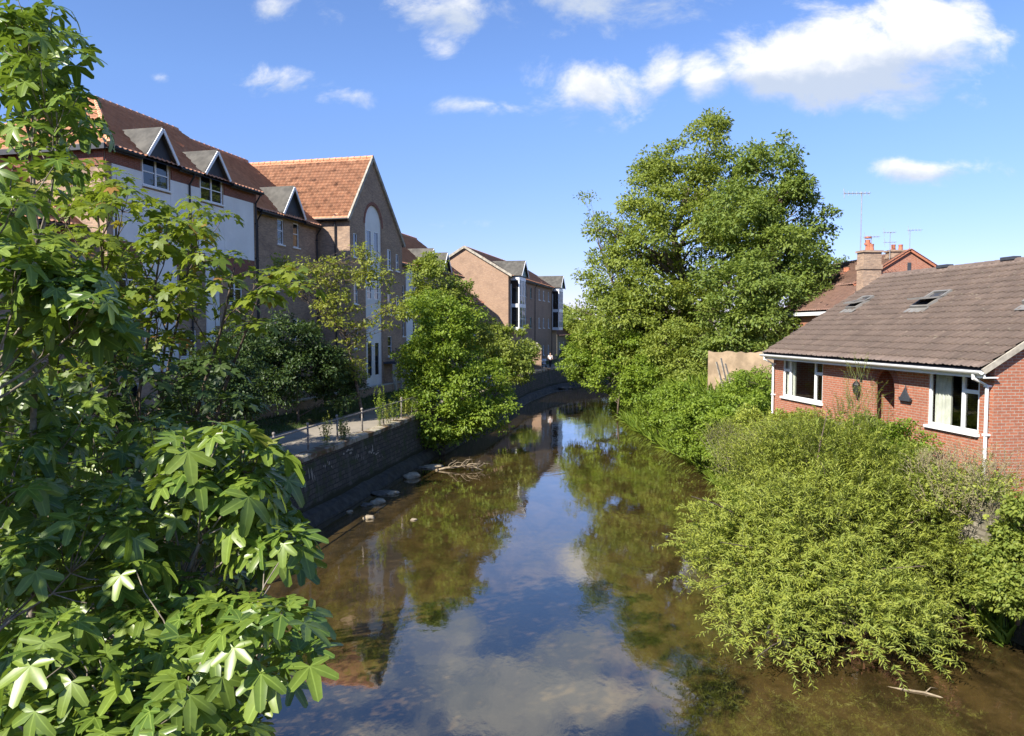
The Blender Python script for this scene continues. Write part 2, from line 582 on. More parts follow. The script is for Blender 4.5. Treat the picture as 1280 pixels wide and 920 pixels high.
for (px, py, rx, ry, wgt) in CL:
    d = ray(px, py)
    u0, v0 = d.x / d.y, d.z / d.y
    ru, rv = rx / FPX, ry / FPX
    a = wm('DIVIDE', wm('SUBTRACT', cu, u0), ru)
    b = wm('DIVIDE', wm('SUBTRACT', cv, v0), rv)
    r = wm('SQRT', wm('ADD', wm('MULTIPLY', a, a), wm('MULTIPLY', b, b)))
    m = wm('MULTIPLY', wm('SUBTRACT', 1.25, r, True), wgt)
    hb = wm('MULTIPLY', m, b)
    acc = m if acc is None else wm('MAXIMUM', acc, m)
    under = hb if under is None else wm('ADD', under, hb)
comb = wn('ShaderNodeCombineXYZ')
wt.links.new(wm('MULTIPLY', cu, 1.0), comb.inputs[0])
wt.links.new(wm('MULTIPLY', cv, 1.5), comb.inputs[1])


def wnoise(sc, det, rough, dist=0.0):
    n = wn('ShaderNodeTexNoise'); n.inputs['Scale'].default_value = sc; n.inputs['Detail'].default_value = det
    n.inputs['Roughness'].default_value = rough; n.inputs['Distortion'].default_value = dist
    wt.links.new(comb.outputs[0], n.inputs['Vector'])
    return n.outputs['Fac']


n1 = wnoise(9.0, 9, 0.63, 0.35)
n2 = wnoise(15.0, 6, 0.6, 0.2)
dens = wm('ADD', acc, wm('MULTIPLY', wm('SUBTRACT', n1, 0.56), 2.3))
mr = wn('ShaderNodeMapRange'); mr.interpolation_type = 'SMOOTHSTEP'
wt.links.new(dens, mr.inputs[0]); mr.inputs[1].default_value = 0.08; mr.inputs[2].default_value = 0.80
gate = wn('ShaderNodeMapRange'); wt.links.new(acc, gate.inputs[0]); gate.inputs[1].default_value = 0.02; gate.inputs[2].default_value = 0.22
cov = wm('MULTIPLY', wm('MULTIPLY', mr.outputs[0], gate.outputs[0]), wm('GREATER_THAN', dy, 0.05))
cov = wm('MULTIPLY', cov, 0.94)
shade = wn('ShaderNodeMapRange'); shade.interpolation_type = 'SMOOTHSTEP'
wt.links.new(wm('ADD', wm('ADD', under, wm('MULTIPLY', wm('SUBTRACT', n2, 0.5), 1.2)), 0.35), shade.inputs[0])
shade.inputs[1].default_value = -0.1; shade.inputs[2].default_value = 0.62
cc = wn('ShaderNodeMix'); cc.data_type = 'RGBA'
wt.links.new(shade.outputs[0], cc.inputs[0])
cc.inputs[6].default_value = (2.9, 3.3, 4.0, 1)
cc.inputs[7].default_value = (5.3, 5.25, 5.15, 1)
mx = wn('ShaderNodeMix'); mx.data_type = 'RGBA'
wt.links.new(cov, mx.inputs[0])
hs = wn('ShaderNodeHueSaturation')
hs.inputs['Saturation'].default_value = 1.02
wt.links.new(sky.outputs[0], hs.inputs['Color'])
tint = wn('ShaderNodeMix'); tint.data_type = 'RGBA'; tint.blend_type = 'MULTIPLY'; tint.inputs[0].default_value = 1.0
tint.inputs[7].default_value = (0.78, 0.81, 0.98, 1)
wt.links.new(hs.outputs[0], tint.inputs[6])
lowm = wn('ShaderNodeMapRange'); wt.links.new(dz, lowm.inputs[0]); lowm.inputs[1].default_value = 0.0; lowm.inputs[2].default_value = 0.30
lowt = wn('ShaderNodeMix'); lowt.data_type = 'RGBA'
wt.links.new(lowm.outputs[0], lowt.inputs[0]); lowt.inputs[6].default_value = (0.72, 0.61, 0.76, 1); lowt.inputs[7].default_value = (1, 1, 1, 1)
tint2 = wn('ShaderNodeMix'); tint2.data_type = 'RGBA'; tint2.blend_type = 'MULTIPLY'; tint2.inputs[0].default_value = 1.0
wt.links.new(tint.outputs[2], tint2.inputs[6]); wt.links.new(lowt.outputs[2], tint2.inputs[7])
wt.links.new(tint2.outputs[2], mx.inputs[6])
wt.links.new(cc.outputs[2], mx.inputs[7])
wt.links.new(mx.outputs[2], bg.inputs[0])
w.cycles.sampling_method = 'MANUAL'
w.cycles.sample_map_resolution = 512

vs = SC.view_settings
vs.view_transform = 'Standard'
vs.look = 'None'
vs.gamma = 1
vs.exposure = 1.28
vs.use_curve_mapping = False
cy = SC.cycles
cy.use_denoising = True
cy.max_bounces = 8
cy.diffuse_bounces = 5
cy.glossy_bounces = 3
cy.transmission_bounces = 4
cy.transparent_max_bounces = 8
cy.caustics_reflective = False
cy.caustics_refractive = False
cy.sample_clamp_indirect = 6
# ------------------------------------------------------------------ setting
PATHZ = 2.4
# river wall: top line (river side edge)
WALL = [(-13.4, -6), (-11.4, 5), (-9.6, 15), (-7.75, 25.5), (-6.3, 33), (-4.9, 40.4), (-2.2, 54), (-0.4, 64), (1.3, 74), (4.0, 84), (6.9, 91), (11.5, 98), (20, 105), (36, 112), (70, 120)]
WALL = [Vector((x, y, 0)) for x, y in WALL]
EDGE = [(15.0, -8), (14.2, 4), (13.2, 10), (12.2, 14), (10.4, 18), (9.4, 22), (9.0, 26), (9.1, 30), (9.7, 36), (9.0, 45), (8.6, 52), (9.0, 62), (10.0, 72), (13, 82), (21, 91), (36, 98), (72, 106)]
EDGE = [Vector((x, y, 0)) for x, y in EDGE]


def left_normals(pl):
    out = []
    for i in range(len(pl)):
        d = (pl[min(i + 1, len(pl) - 1)] - pl[max(i - 1, 0)]).normalized()
        out.append(Vector((-d.y, d.x, 0)))
    return out


def densify(pl, step):
    out = []
    for a, b in zip(pl, pl[1:]):
        n = max(1, int((b - a).length / step))
        for k in range(n): out.append(a.lerp(b, k / n))
    out.append(pl[-1])
    return out


WN = left_normals(WALL)


def wall_at(Y):
    for a, b in zip(WALL, WALL[1:]):
        if a.y <= Y <= b.y:
            return a.lerp(b, (Y - a.y) / (b.y - a.y))
    return WALL[-1]


mb = MB()
mb.poly((-2500, -600, -1.3), (2500, -600, -1.3), (2500, 3500, -1.3), (-2500, 3500, -1.3))
tag(mb.build('ground', M['bank_soil']), kind='structure')
mb = MB()
mb.poly((-16, -14, 0), (22, -14, 0), (22, 88, 0), (-16, 88, 0))
mb.poly((-10, 88, 0), (80, 88, 0), (80, 126, 0), (-10, 126, 0))
tag(mb.build('water', M['water']), kind='structure')

# left bank ground
mb = MB()
for i in range(len(WALL) - 1):
    a, b = WALL[i] + WN[i] * 0.4, WALL[i + 1] + WN[i + 1] * 0.4
    if WALL[i].y < 90:
        oa, ob = Vector((-160, a.y, 0)), Vector((-160, b.y, 0))
    else:
        oa, ob = Vector((a.x - 167, a.y + 80, 0)) if i > 10 else Vector((-160, a.y, 0)), Vector((b.x - 167, b.y + 80, 0))
    mb.poly(*[(p.x, p.y, PATHZ - 0.02) for p in (a, b, ob, oa)])
mb.poly((-160, 175, 2.38), (-97, 200, 2.38), (-97, 420, 2.38), (-160, 420, 2.38))
tag(mb.build('lawn', M['grass_ground']), kind='structure')
mb = MB()
mb.poly((-400, 150, 2.0), (500, 125, 2.0), (700, 900, 2.0), (-600, 900, 2.0))
tag(mb.build('field', M['grass_ground']), kind='structure')
mb = MB()
for i in range(len(WALL) - 1):
    a, b = WALL[i] + WN[i] * 0.4, WALL[i + 1] + WN[i + 1] * 0.4
    c, d = WALL[i + 1] + WN[i + 1] * 3.6, WALL[i] + WN[i] * 3.6
    if WALL[i].y > 96: break
    mb.poly(*[(p.x, p.y, PATHZ) for p in (a, b, c, d)])
tag(mb.build('path', M['path']), kind='structure')

# right bank terrain
E2 = densify(EDGE, 1.2)
EN = left_normals(E2)
prof = [(-3.0, -1.25), (-1.2, -0.35), (0, -0.02), (0.35, 0.35), (0.7, 0.8), (1.1, 1.5), (1.6, 2.2), (2.2, 2.9), (3.0, 3.3), (4.5, 3.5), (8, 3.55), (20, 3.6), (60, 3.7), (200, 3.8)]
V, F = [], []
for i, (p, n) in enumerate(zip(E2, EN)):
    for j, (o, z) in enumerate(prof):
        k = min(1.0, max(0.0, (28 - p.y) / 10)) if p.y < 28 else 0
        oo = o
        q = p - n * oo
        jit = 0.0 if o < -1 else 0.16 * math.sin(i * 1.7 + j * 2.3) + 0.1 * random.uniform(-1, 1)
        if 0 < j < 10:
            q = q - n * jit
        zz = z + (0.12 * random.uniform(-1, 1) if 2 < j < 9 else 0)
        if j >= 11: q = Vector((p.x + o, p.y - o * 0.05, 0))
        V.append((q.x, q.y, zz))
m = len(prof)
for i in range(len(E2) - 1):
    for j in range(m - 1):
        F.append((i * m + j, i * m + j + 1, (i + 1) * m + j + 1, (i + 1) * m + j))
me = bpy.data.meshes.new('bank')
me.from_pydata(V, [], F)
me.update()
tag(link('bank', me, M['bank_soil'], smooth=True), kind='structure')

# muddy foot of the near left wall
V, F = [], []
ys = np.arange(-4, 27, 0.8)
for i, y in enumerate(ys):
    wx = wall_at(y).x
    wid = 5.5 * max(0.0, 1 - max(0, (y - 9) / 9)) + 0.5
    for j in range(7):
        f = j / 6
        V.append((wx - 0.2 + wid * f, y, 0.62 * (1 - f) ** 1.3 - 0.10 + 0.05 * random.uniform(-1, 1) * (j < 6) - (0.2 if j == 6 else 0)))
for i in range(len(ys) - 1):
    for j in range(6):
        F.append((i * 7 + j, i * 7 + j + 1, (i + 1) * 7 + j + 1, (i + 1) * 7 + j))
me = bpy.data.meshes.new('mud')
me.from_pydata(V, [], F); me.update()
tag(link('mud', me, M['bank_soil'], smooth=True), kind='structure')

# ---- the river wall
W2 = densify(WALL, 2.0)
N2 = left_normals(W2)
root = empty('river_wall', W2[len(W2) // 3], 0, 'long dark stone river wall with mossy coping below the riverside path', 'wall')
inv = Matrix.Translation(-root.location)


def strip(prof, name, mat, pts=W2, nrm=N2, jit=0.0):
    b = MB()
    k = len(prof)
    for p, n in zip(pts, nrm):
        for (o, z) in prof:
            jj = random.uniform(-jit, jit) if jit else 0
            q = p - n * (o + jj) - root.location
            b.v.append((q.x, q.y, z + (random.uniform(-jit, jit) * 0.6 if jit else 0)))
    for i in range(len(pts) - 1):
        for j in range(k - 1):
            b.f.append((i * k + j, i * k + j + 1, (i + 1) * k + j + 1, (i + 1) * k + j))
    return b.build(name, mat, root)


strip([(0.48, -1.2), (0.02, 2.2), (-0.5, 2.2)], 'wall_face', M['river_stone'])
W3 = densify(WALL, 0.7)
strip([(0.0, 2.19), (0.1, 2.2), (0.11, 2.37), (0.05, 2.405), (-0.2, 2.42), (-0.42, 2.41), (-0.43, 2.3)], 'coping', None, W3, left_normals(W3), 0.02).data.materials.append(None)
strip([(0.95, -0.6), (0.72, 0.06), (0.5, 0.34), (0.2, 0.46)], 'footing', M['footing_stone'], W3, left_normals(W3), 0.05)
t = NT('coping_stone'); pz = t.pos()
c = t.mix(t.ramp(t.noise(1.3, 5, 0.65, pz), 0.42, 0.6), (0.40, 0.35, 0.26), (0.16, 0.095, 0.05))
c = t.mix(t.ramp(t.noise(6, 4, 0.6, pz), 0.52, 0.68), c, (0.10, 0.12, 0.035))
t.bsdf(c, 0.95, 0.2, bump=t.noise(12, 4, 0.6, pz), bd=0.03)
for ch in root.children:
    if ch.name.startswith('coping'):
        ch.data.materials.clear(); ch.data.materials.append(t.m)
# pale run-off streaks on the wall, real patches of lime slightly proud of the face
ms = MB()
for (px, py, wd, h) in ((387, 594, .14, .5), (434, 564, .5, .13), (461, 562, .25, .22), (468, 564, .35, .12), (475, 572, .12, .12), (409, 580, .2, .14), (523, 538, .15, .2), (449, 568, .1, .4)):
    for k in range(7):
        zz = CAMZ - 5.5
        p = P(px + random.uniform(-5, 5), py + random.uniform(-4, 4), 0.1)
        d = ray(px + random.uniform(-6, 6), py + random.uniform(-4, 4))
        # march to the wall plane
        tt = 20.0
        while tt < 60:
            q = Vector((0, 0, CAMZ)) + d * tt
            if 0.4 < q.y < 100 and q.x < wall_at(q.y).x + 0.02 + 0.46 * (2.2 - q.z) / 3.4 + 0.006: break
            tt += 0.02
        ww, hh = wd * random.uniform(.1, .35), h * random.uniform(.2, .6)
        u = Vector((0.19, 0.98, 0)).normalized(); v = Vector((-0.135, 0.02, 1)).normalized()
        off = Vector((0.02, -0.003, 0))
        pts = []
        for a in range(7):
            r = random.uniform(.6, 1)
            pts.append(q + off + u * ww * r * math.cos(a * 0.9) + v * hh * r * math.sin(a * 0.9) - root.location)
        ms.poly(*pts)
ms.build('lime_stain', M['concrete'], root)

# ---- railing along the wall edge
rl = empty('railing', (-7.9, 25.5, PATHZ), 0, 'thin iron handrail with ball-topped posts along the near river wall edge', 'railing')
ps = []
y = 17.3
while y < 43:
    p = wall_at(y); ps.append(Vector((p.x - 0.22, y, PATHZ))); y += 2.55
r0 = MB(); tops = []
for k, p in enumerate(ps):
    b = MB()
    q = p - rl.location
    h = 0.98
    lean = Vector((random.uniform(-.02, .02), random.uniform(-.03, .03), 0))
    b.tube([q, q + lean * .5 + Vector((0, 0, h * .5)), q + lean + Vector((0, 0, h))], 0.038, 8)
    b.lathe([(0.055, 0.0), (0.055, 0.06), (0.04, 0.07)], q, 8)
    b.lathe([(0.02, h), (0.055, h + .02), (0.062, h + .06), (0.045, h + .1), (0.012, h + .115)], q + lean, 8)
    b.build('post', M['rail_iron'], rl, smooth=True)
    tops.append(q + lean + Vector((0, 0, h - 0.09)))
r0.tube(tops, 0.032, 8)
r0.build('rail', M['rail_iron'], rl, smooth=True)
# low far railing near the person
rf = empty('railing', (5.0, 88, PATHZ), 0, 'low dark post and rail fence at the far end of the path beside the person', 'railing')
tops = []
for k in range(9):
    y = 88.6 + k * 0.95
    p = wall_at(y); q = Vector((p.x - .25, y, PATHZ)) - rf.location
    b = MB(); b.box(q.x - .06, q.x + .06, q.y - .06, q.y + .06, 0, 1.0); b.build('post', M['rail_iron'], rf)
    tops.append(q + Vector((0, 0, .9)))
b = MB(); b.tube(tops, .04, 6); b.tube([q - Vector((0, 0, .45)) for q in tops], .035, 6); b.build('rail', M['rail_iron'], rf)
# concrete bollard
b = MB()
p = P(517, 516, 40.3); p.z = PATHZ
bo = [(0.17, 0), (0.17, .72), (0.15, .8), (0.09, .84)]
b.lathe(bo, (0, 0, 0), 4)
o = b.build('bollard', M['concrete'], bevel=.02); o.location = (p.x, p.y, PATHZ); o.rotation_euler = (0, 0, PI / 4 + .2)
tag(o, 'square pale concrete bollard on the wall top beside the bright riverside bush', 'bollard')
# ------------------------------------------------------------------ buildings on the left
FA = math.atan2(0.972, 0.236)     # facade direction of the left bank


def tiled(name, O, A, S, mat, parent, pw=0.3, ph=0.3, amp=0.024, step=0.024, left=None, right=None, sub=6, flat=False):
    """real tiles on a roof slope: O corner, A along the eave, S up the slope; left/right(s in 0..1) clip the ends for hips"""
    O, A, S = Vector(O), Vector(A), Vector(S)
    L, H = A.length, S.length
    a, sd = A / L, S / H
    n = a.cross(sd).normalized()
    if n.z < 0: n = -n
    cols = max(2, int(L / pw * sub))
    rows = max(1, int(round(H / ph)))
    xa = np.linspace(0, L, cols + 1)
    ph_ = (xa / pw) % 1.0
    if flat:
        pr = amp * (np.exp(-((ph_ - 0.5) / 0.13) ** 2)) + 0.4 * amp * np.exp(-((np.minimum(ph_, 1 - ph_)) / 0.10) ** 2)
    else:
        pr = amp * np.sin(ph_ * 2 * PI) + 0.3 * amp * np.sin(ph_ * 4 * PI)
    ss, hs = [], []
    for r in range(rows):
        ss += [max(0, r * H / rows - (0.03 if r else 0)), (r + 1) * H / rows - 0.004]
        hs += [step, 0.0]
    ss = np.array(ss); hs = np.array(hs)
    XX, SS = np.meshgrid(xa, ss)
    lo = np.array([left(s / H) * L if left else 0.0 for s in ss])
    hi = np.array([right(s / H) * L if right else L for s in ss])
    XX = np.clip(XX, lo[:, None], hi[:, None])
    jit = rng.normal(0, 0.006, (rows, int(L / pw) + 2))
    ji = np.repeat(jit, 2, 0)[:, (xa / pw).astype(int)]
    HH = pr[None, :] + hs[:, None] + ji
    V = np.array(O)[None, None] + XX[..., None] * np.array(a) + SS[..., None] * np.array(sd) + HH[..., None] * np.array(n)
    R, C = XX.shape
    i = np.arange(R - 1)[:, None] * C + np.arange(C - 1)[None]
    F = np.stack([i, i + 1, i + C + 1, i + C], -1).reshape(-1, 4)
    X2 = XX.ravel()
    ok = (X2[F[:, 1]] - X2[F[:, 0]] > 1e-5) | (X2[F[:, 2]] - X2[F[:, 3]] > 1e-5)
    UV = np.stack([XX.ravel(), SS.ravel()], 1)
    return from_arrays(name, V.reshape(-1, 3), F[ok], mat, parent, uv=UV)


def window(root, x0, x1, z0, z1, y=0.05, panes=2, transom=0.45, fm='white_plastic', glass='glass', fw=0.065, sill=True, dep=0.06):
    b = MB()
    y1 = y + dep
    b.box(x0, x1, y, y1, z0, z0 + fw); b.box(x0, x1, y, y1, z1 - fw, z1)
    b.box(x0, x0 + fw, y, y1, z0 + fw, z1 - fw); b.box(x1 - fw, x1, y, y1, z0 + fw, z1 - fw)
    for k in range(1, panes):
        xm = x0 + (x1 - x0) * k / panes
        b.box(xm - fw * .7, xm + fw * .7, y - .004, y1 - .004, z0 + fw, z1 - fw)
    if transom:
        zt = z0 + (z1 - z0) * transom
        for k in range(panes):
            a = x0 + (x1 - x0) * k / panes + fw; c = x0 + (x1 - x0) * (k + 1) / panes - fw
            b.box(a, c, y + .01, y1 - .01, zt - fw * .4, zt + fw * .4)
    f = b.build('window', M[fm], root)
    g = MB()
    g.poly((x0 + fw * .5, y1 - .02, z0 + fw * .5), (x1 - fw * .5, y1 - .02, z0 + fw * .5), (x1 - fw * .5, y1 - .02, z1 - fw * .5), (x0 + fw * .5, y1 - .02, z1 - fw * .5))
    g.build('pane', M[glass], f)
    if sill:
        s = MB(); s.box(x0 - .06, x1 + .06, y - .14, y + .01, z0 - .08, z0 - .004)
        s.build('sill', M['concrete' if fm != 'white_plastic' else 'white_plastic'], f)
    return f


def dormer(root, xc, w, ze, za, tan, y0=-0.3, slate='slate_dark'):
    yb = (za - ze) / tan
    d = MB()
    d.prism([(xc - w / 2 + .12, y0 + .1, ze - .06), (xc + w / 2 - .12, y0 + .1, ze - .06), (xc + w / 2 - .12, y0 + .1, ze), (xc, y0 + .1, za - .12), (xc - w / 2 + .12, y0 + .1, ze)], (0, 0, 0), (0, .12, 0))
    g = d.build('dormer', M[slate], root)
    r = MB()
    for s in (-1, 1):
        e = Vector((xc + s * (w / 2 + .1), y0 - .12, ze - .08)); rf_ = Vector((xc, y0 - .12, za)); rb = Vector((xc, yb + .2, za)); eb = Vector((xc + s * (w / 2 + .1), 0.35, ze - .05))
        th = Vector((0, 0, .09))
        r.prism([e, rf_, rb, eb], (0, 0, 0), th)
    r.build('dormer_roof', M['lead'], g)
    bb = MB()
    for s in (-1, 1):
        bb.bar((xc + s * (w / 2 + .08), y0 - .15, ze - .14), (xc + s * .01, y0 - .15, za - .04), .05, .14, (0, -1, 0) if False else (0, 0, 1))
    bb.build('bargeboard', M['white_plastic'], g)
    return g


def gutter(root, x0, x1, z, y=-0.42, mat='black_iron', r=.07, name='gutter'):
    b = MB()
    b.tube([(x0, y, z), (x1, y, z)], r, 8)
    b.box(x0, x1, y + .08, y + .12, z - .12, z + .08)
    return b.build(name, M[mat], root)


def downpipe(root, x, z0, z1, y=-0.1, mat='black_iron', r=.045):
    b = MB()
    b.tube([(x, -.4, z1 + .05), (x, -.36, z1 - .12), (x, y, z1 - .5), (x, y, z0)], r, 8)
    for z in np.arange(z0 + .8, z1 - .6, 1.9):
        b.box(x - r - .02, x + r + .02, y - r - .01, y + r + .01, z, z + .06)
    return b.build('downpipe', M[mat], root)


def shell(root, L, D, ze, holes, mat, zr=None, gables=(True, True), rev=.12, extra=None):
    """four brick walls; the ridge runs along x at D/2 when gables are given"""
    b = MB()
    b.wall(0, L, 0, ze, holes, 0.0, rev)
    b.poly((0, D, 0), (0, D, ze), (L, D, ze), (L, D, 0))
    for k, x in enumerate((0, L)):
        if zr and gables[k]:
            b.poly((x, 0, 0), (x, 0, ze), (x, D / 2, zr), (x, D, ze), (x, D, 0))
        else:
            b.poly((x, 0, 0), (x, 0, ze), (x, D, ze), (x, D, 0))
    return b.build('wall', M[mat], root)


def roof_pair(root, L, D, ze, zr, mat, over=.4, verge=.15, hipL=0, hipR=0, **kw):
    t = (zr - ze) / (D / 2)
    zo = ze - over * t
    k = dict(kw)
    LL = L + 2 * verge
    S = Vector((0, D / 2 + over, zr - zo))
    l = (lambda s: hipL / LL * s) if hipL else None
    r = (lambda s: 1 - hipR / LL * s) if hipR else None
    rf_ = tiled('roof', (-verge, -over, zo + .1), (LL, 0, 0), S, M[mat], root, left=l, right=r, **k)
    tiled('back_slope', (L + verge, D + over, zo + .1), (-LL, 0, 0), Vector((0, -D / 2 - over, zr - zo)), M[mat], root,
          left=(lambda s: hipR / LL * s) if hipR else None, right=(lambda s: 1 - hipL / LL * s) if hipL else None, sub=3, **k)
    W = D + 2 * over
    if hipL:
        tiled('hip_slope', (-verge, D + over, zo + .1), (0, -W, 0), Vector((hipL, 0, zr - zo)), M[mat], root, left=lambda s: s * .5, right=lambda s: 1 - s * .5, **k)
    if hipR:
        tiled('hip_slope', (L + verge, -over, zo + .1), (0, W, 0), Vector((-hipR, 0, zr - zo)), M[mat], root, left=lambda s: s * .5, right=lambda s: 1 - s * .5, **k)
    c = MB()
    xa, xb = -verge + hipL, L + verge - hipR
    n = max(2, int((xb - xa) / .45))
    for i in range(n):
        a_, b_ = xa + (xb - xa) * i / n, xa + (xb - xa) * (i + 1) / n
        c.tube([(a_, D / 2, zr + .09), (b_ - .02, D / 2, zr + .09)], [.135, .12], 8)
    for hp, x0, x1 in ((hipL, -verge, xa), (hipR, L + verge, xb)):
        if not hp: continue
        for yy in (-over, D + over):
            p, q = Vector((x0, yy, zo + .12)), Vector((x1, D / 2, zr + .1))
            m_ = int((q - p).length / .4)
            for i in range(m_):
                c.tube([p.lerp(q, i / m_), p.lerp(q, (i + .96) / m_)], [.13, .115], 8)
    c.build('ridge_cap', M[mat], root)
    # soffit slab under the tiles
    u = MB()
    y0, y1 = -over, D + over
    u.poly((-verge + .02, y0 + .02, zo - .02), (L + verge - .02, y0 + .02, zo - .02), (xb, D / 2, zr - .04), (xa, D / 2, zr - .04))
    u.poly((-verge + .02, y1 - .02, zo - .02), (xa, D / 2, zr - .04), (xb, D / 2, zr - .04), (L + verge - .02, y1 - .02, zo - .02))
    for hp, x0, x1 in ((hipL, -verge + .02, xa), (hipR, L + verge - .02, xb)):
        if hp: u.poly((x0, y0 + .02, zo - .02), (x1, D / 2, zr - .04), (x0, y1 - .02, zo - .02))
    u.build('roof_underside', M['slate_dark'], root)
    return zo


def face_pt(O, x):
    return Vector((O[0] + .236 * x, O[1] + .972 * x, 0))


G = 'riverside apartment blocks'
# ---------------- block A: white render, two dormers
A = empty('apartment_block', (-16.75, 31.0, PATHZ), FA, 'nearest apartment block with white rendered upper wall, hipped tiled roof and two gabled dormers', 'building', G)
LA, DA, zeA, zrA = 10.9, 10.0, 12.25, 15.75
wins = [(2.15, 3.85, 10.9, 12.2), (6.1, 7.85, 10.9, 12.2)]
lower = []
for z0, z1 in ((0.3, 2.2), (3.2, 4.5), (5.9, 7.2)):
    for x0, x1 in ((0.6, 1.7), (4.4, 5.6), (8.2, 9.5)):
        lower.append((x0, x1, z0 if z0 > 1 else .3, z1))
shell(A, LA, DA, zeA, wins + lower, 'brick_pale')
roof_pair(A, LA, DA, zeA, zrA, 'pantile', hipL=5.2)
for k, (a, b, c, d) in enumerate(wins): window(A, a, b, c, d, -.0, 2, .48)
for a, b, c, d in lower: window(A, a, b, c, d, .05, 2 if d > 3 else 1, .0 if d < 3 else .6)
dormer(A, 3.0, 1.85, zeA, zeA + 1.25, .7)
dormer(A, 6.97, 1.85, zeA, zeA + 1.15, .7)
# brick band under the eaves and white panels
bd = MB()
segs = [(0.02, 2.0), (4.0, 5.95), (8.0, LA - .02)]
for a, b in segs:
    bd = MB(); bd.box(a, b, -.05, -.002, 11.45, 12.24); bd.build('brick_band', M['brick_red'], A)
pn = MB()
for a, b in [(0.35, 2.08), (3.92, 6.03), (7.92, LA - .3)]: pn.box(a, b, -.045, -.002, 8.3, 11.44)
for a, b in [(2.1, 3.9), (6.05, 7.9)]: pn.box(a, b, -.045, -.002, 8.3, 10.75)
pn.box(6.35, 7.0, -.045, -.002, .1, 8.29); pn.box(2.0, 4.2, -.045, -.002, 2.6, 8.29)
pn.box(7.1, 7.4, -.045, -.002, 4.7, 8.29)
pn.build('render_panel', M['render_white'], A)
bb = MB()
for a, b in ((0.35, 1.99), (4.22, 6.34), (7.42, LA - .3)):
    bb = MB(); bb.box(a, b, -.035, -.002, 7.4, 8.28); bb.build('brick_panel', M['brick_red'], A)

gutter(A, -.15, 1.8, zeA - .25); gutter(A, 4.2, 5.75, zeA - .25); gutter(A, 8.2, LA + .1, zeA - .25)
bb = MB()
bb.box(-.35, -.25, -.3, DA + .3, zeA - .36, zeA - .14); bb.build('fascia', M['slate_dark'], A)
downpipe(A, 5.2, 0, zeA - .3); downpipe(A, LA - .15, 0, zeA - .3)
# near brick band on the end wall
bb = MB(); bb.box(-.05, -.003, 0.02, DA, 11.3, 12.2); bb.build('brick_band', M['brick_red'], A)
bb = MB()
bb.prism([(1.9, -.2, 0), (4.1, -.2, 0), (4.1, -.2, .06), (1.9, -.2, .06)], (0, 0, 0), (0, .2, 0)); bb.build('doorstep', M['concrete'], A)

# ---------------- lower wing towards the camera
Z = empty('apartment_wing', face_pt((-16.75, 31.0), -9.2) + Vector((-1.3, .3, PATHZ)), FA, 'lower brick wing with orange tiled roof half hidden behind the fig tree', 'building', G)
LZ = 9.15
wz = [(x, x + 1.15, z, z + 1.45) for x in (1.2, 4.0, 6.9) for z in (1.0, 3.7, 6.2)]
shell(Z, LZ, 8, 9.0, wz, 'brick_pale', 12.0)
roof_pair(Z, LZ, 8, 9.0, 12.0, 'pantile', verge=.02)
for q in wz: window(Z, *q, .05, 2, .6)
bb = MB(); bb.box(0.01, LZ - .01, -.04, -.003, 8.1, 8.97); bb.build('brick_band', M['brick_red'], Z)
gutter(Z, -.1, LZ, 8.7)

# unseen taller section added towards the bridge to throw shadow on the path
b = MB(); b.box(-17, -1.2, -1.2, 9, 0, 12.2); b.build('shading_wall', M['brick_pale'], Z)
b = MB()
b.prism([(-17.2, -1.6, 12.0), (-17.2, 9.4, 12.0), (-17.2, 3.9, 15.4)], (0, 0, 0), (16.2, 0, 0)); b.build('shading_roof', M['pantile'], Z)

# ---------------- block B: plain brick with one dormer
B = empty('apartment_block', (-14.55, 42.05, PATHZ), FA, 'brick middle apartment block with one dormer between white block and tall gable', 'building', G)
LB, DB, zeB, zrB = 7.3, 10.0, 11.5, 15.6
wB = [(2.6, 3.3, 9.6, 11.1), (4.4, 5.1, 9.6, 11.1)] + [(x, x + 1.0, z, z + 1.3) for x in (1.6, 4.2) for z in (1.0, 3.9, 6.8)]
shell(B, LB, DB, zeB, wB, 'brick_pale')
roof_pair(B, LB, DB, zeB, zrB, 'pantile', verge=0.02)
for q in wB: window(B, *q, .05, 1 if q[1] - q[0] < .95 else 2, .55)
dormer(B, 3.9, 2.4, zeB, zeB + 1.65, .82)
gutter(B, .3, 2.6, zeB - .33); gutter(B, 5.2, LB, zeB - .33)
downpipe(B, .35, 0, zeB - .35); downpipe(B, LB - .1, 0, zeB - .35)

# ---------------- block C: tall gable to the river with arched white panel
Cb = empty('apartment_block', (-10.6, 49.0, PATHZ), FA, 'tall brick gable end with arched white window panel facing the river', 'building', G)
LC, DC = 9.0, 14.0
xa, za = 3.55, 16.35
zl, zrt = 12.0, 11.2
arch = []
acx, ar, az = 3.75, 1.4, 11.75
b = MB()
# front: columns either side of the arch, then around it
hs = [(0.5, 1.15, 9.3, 10.9), (0.5, 1.15, 6.2, 7.6), (.5, 1.15, 3.2, 4.6), (6.1, 6.9, 8.9, 10.4), (6.1, 6.9, 5.6, 7.1), (6.1, 6.9, 2.5, 4.0), (7.75, 8.35, 8.9, 10.2), (7.75, 8.35, 5.6, 7.1)]
b.wall(0, acx - ar, 0, zrt, [h for h in hs if h[1] < acx], 0, .12)
b.wall(acx + ar, LC, 0, zrt, [h for h in hs if h[0] > acx], 0, .12)


def slope_z(x):
    return zl + (za - zl) * x / xa if x < xa else za + (zrt - za) * (x - xa) / (LC - xa)


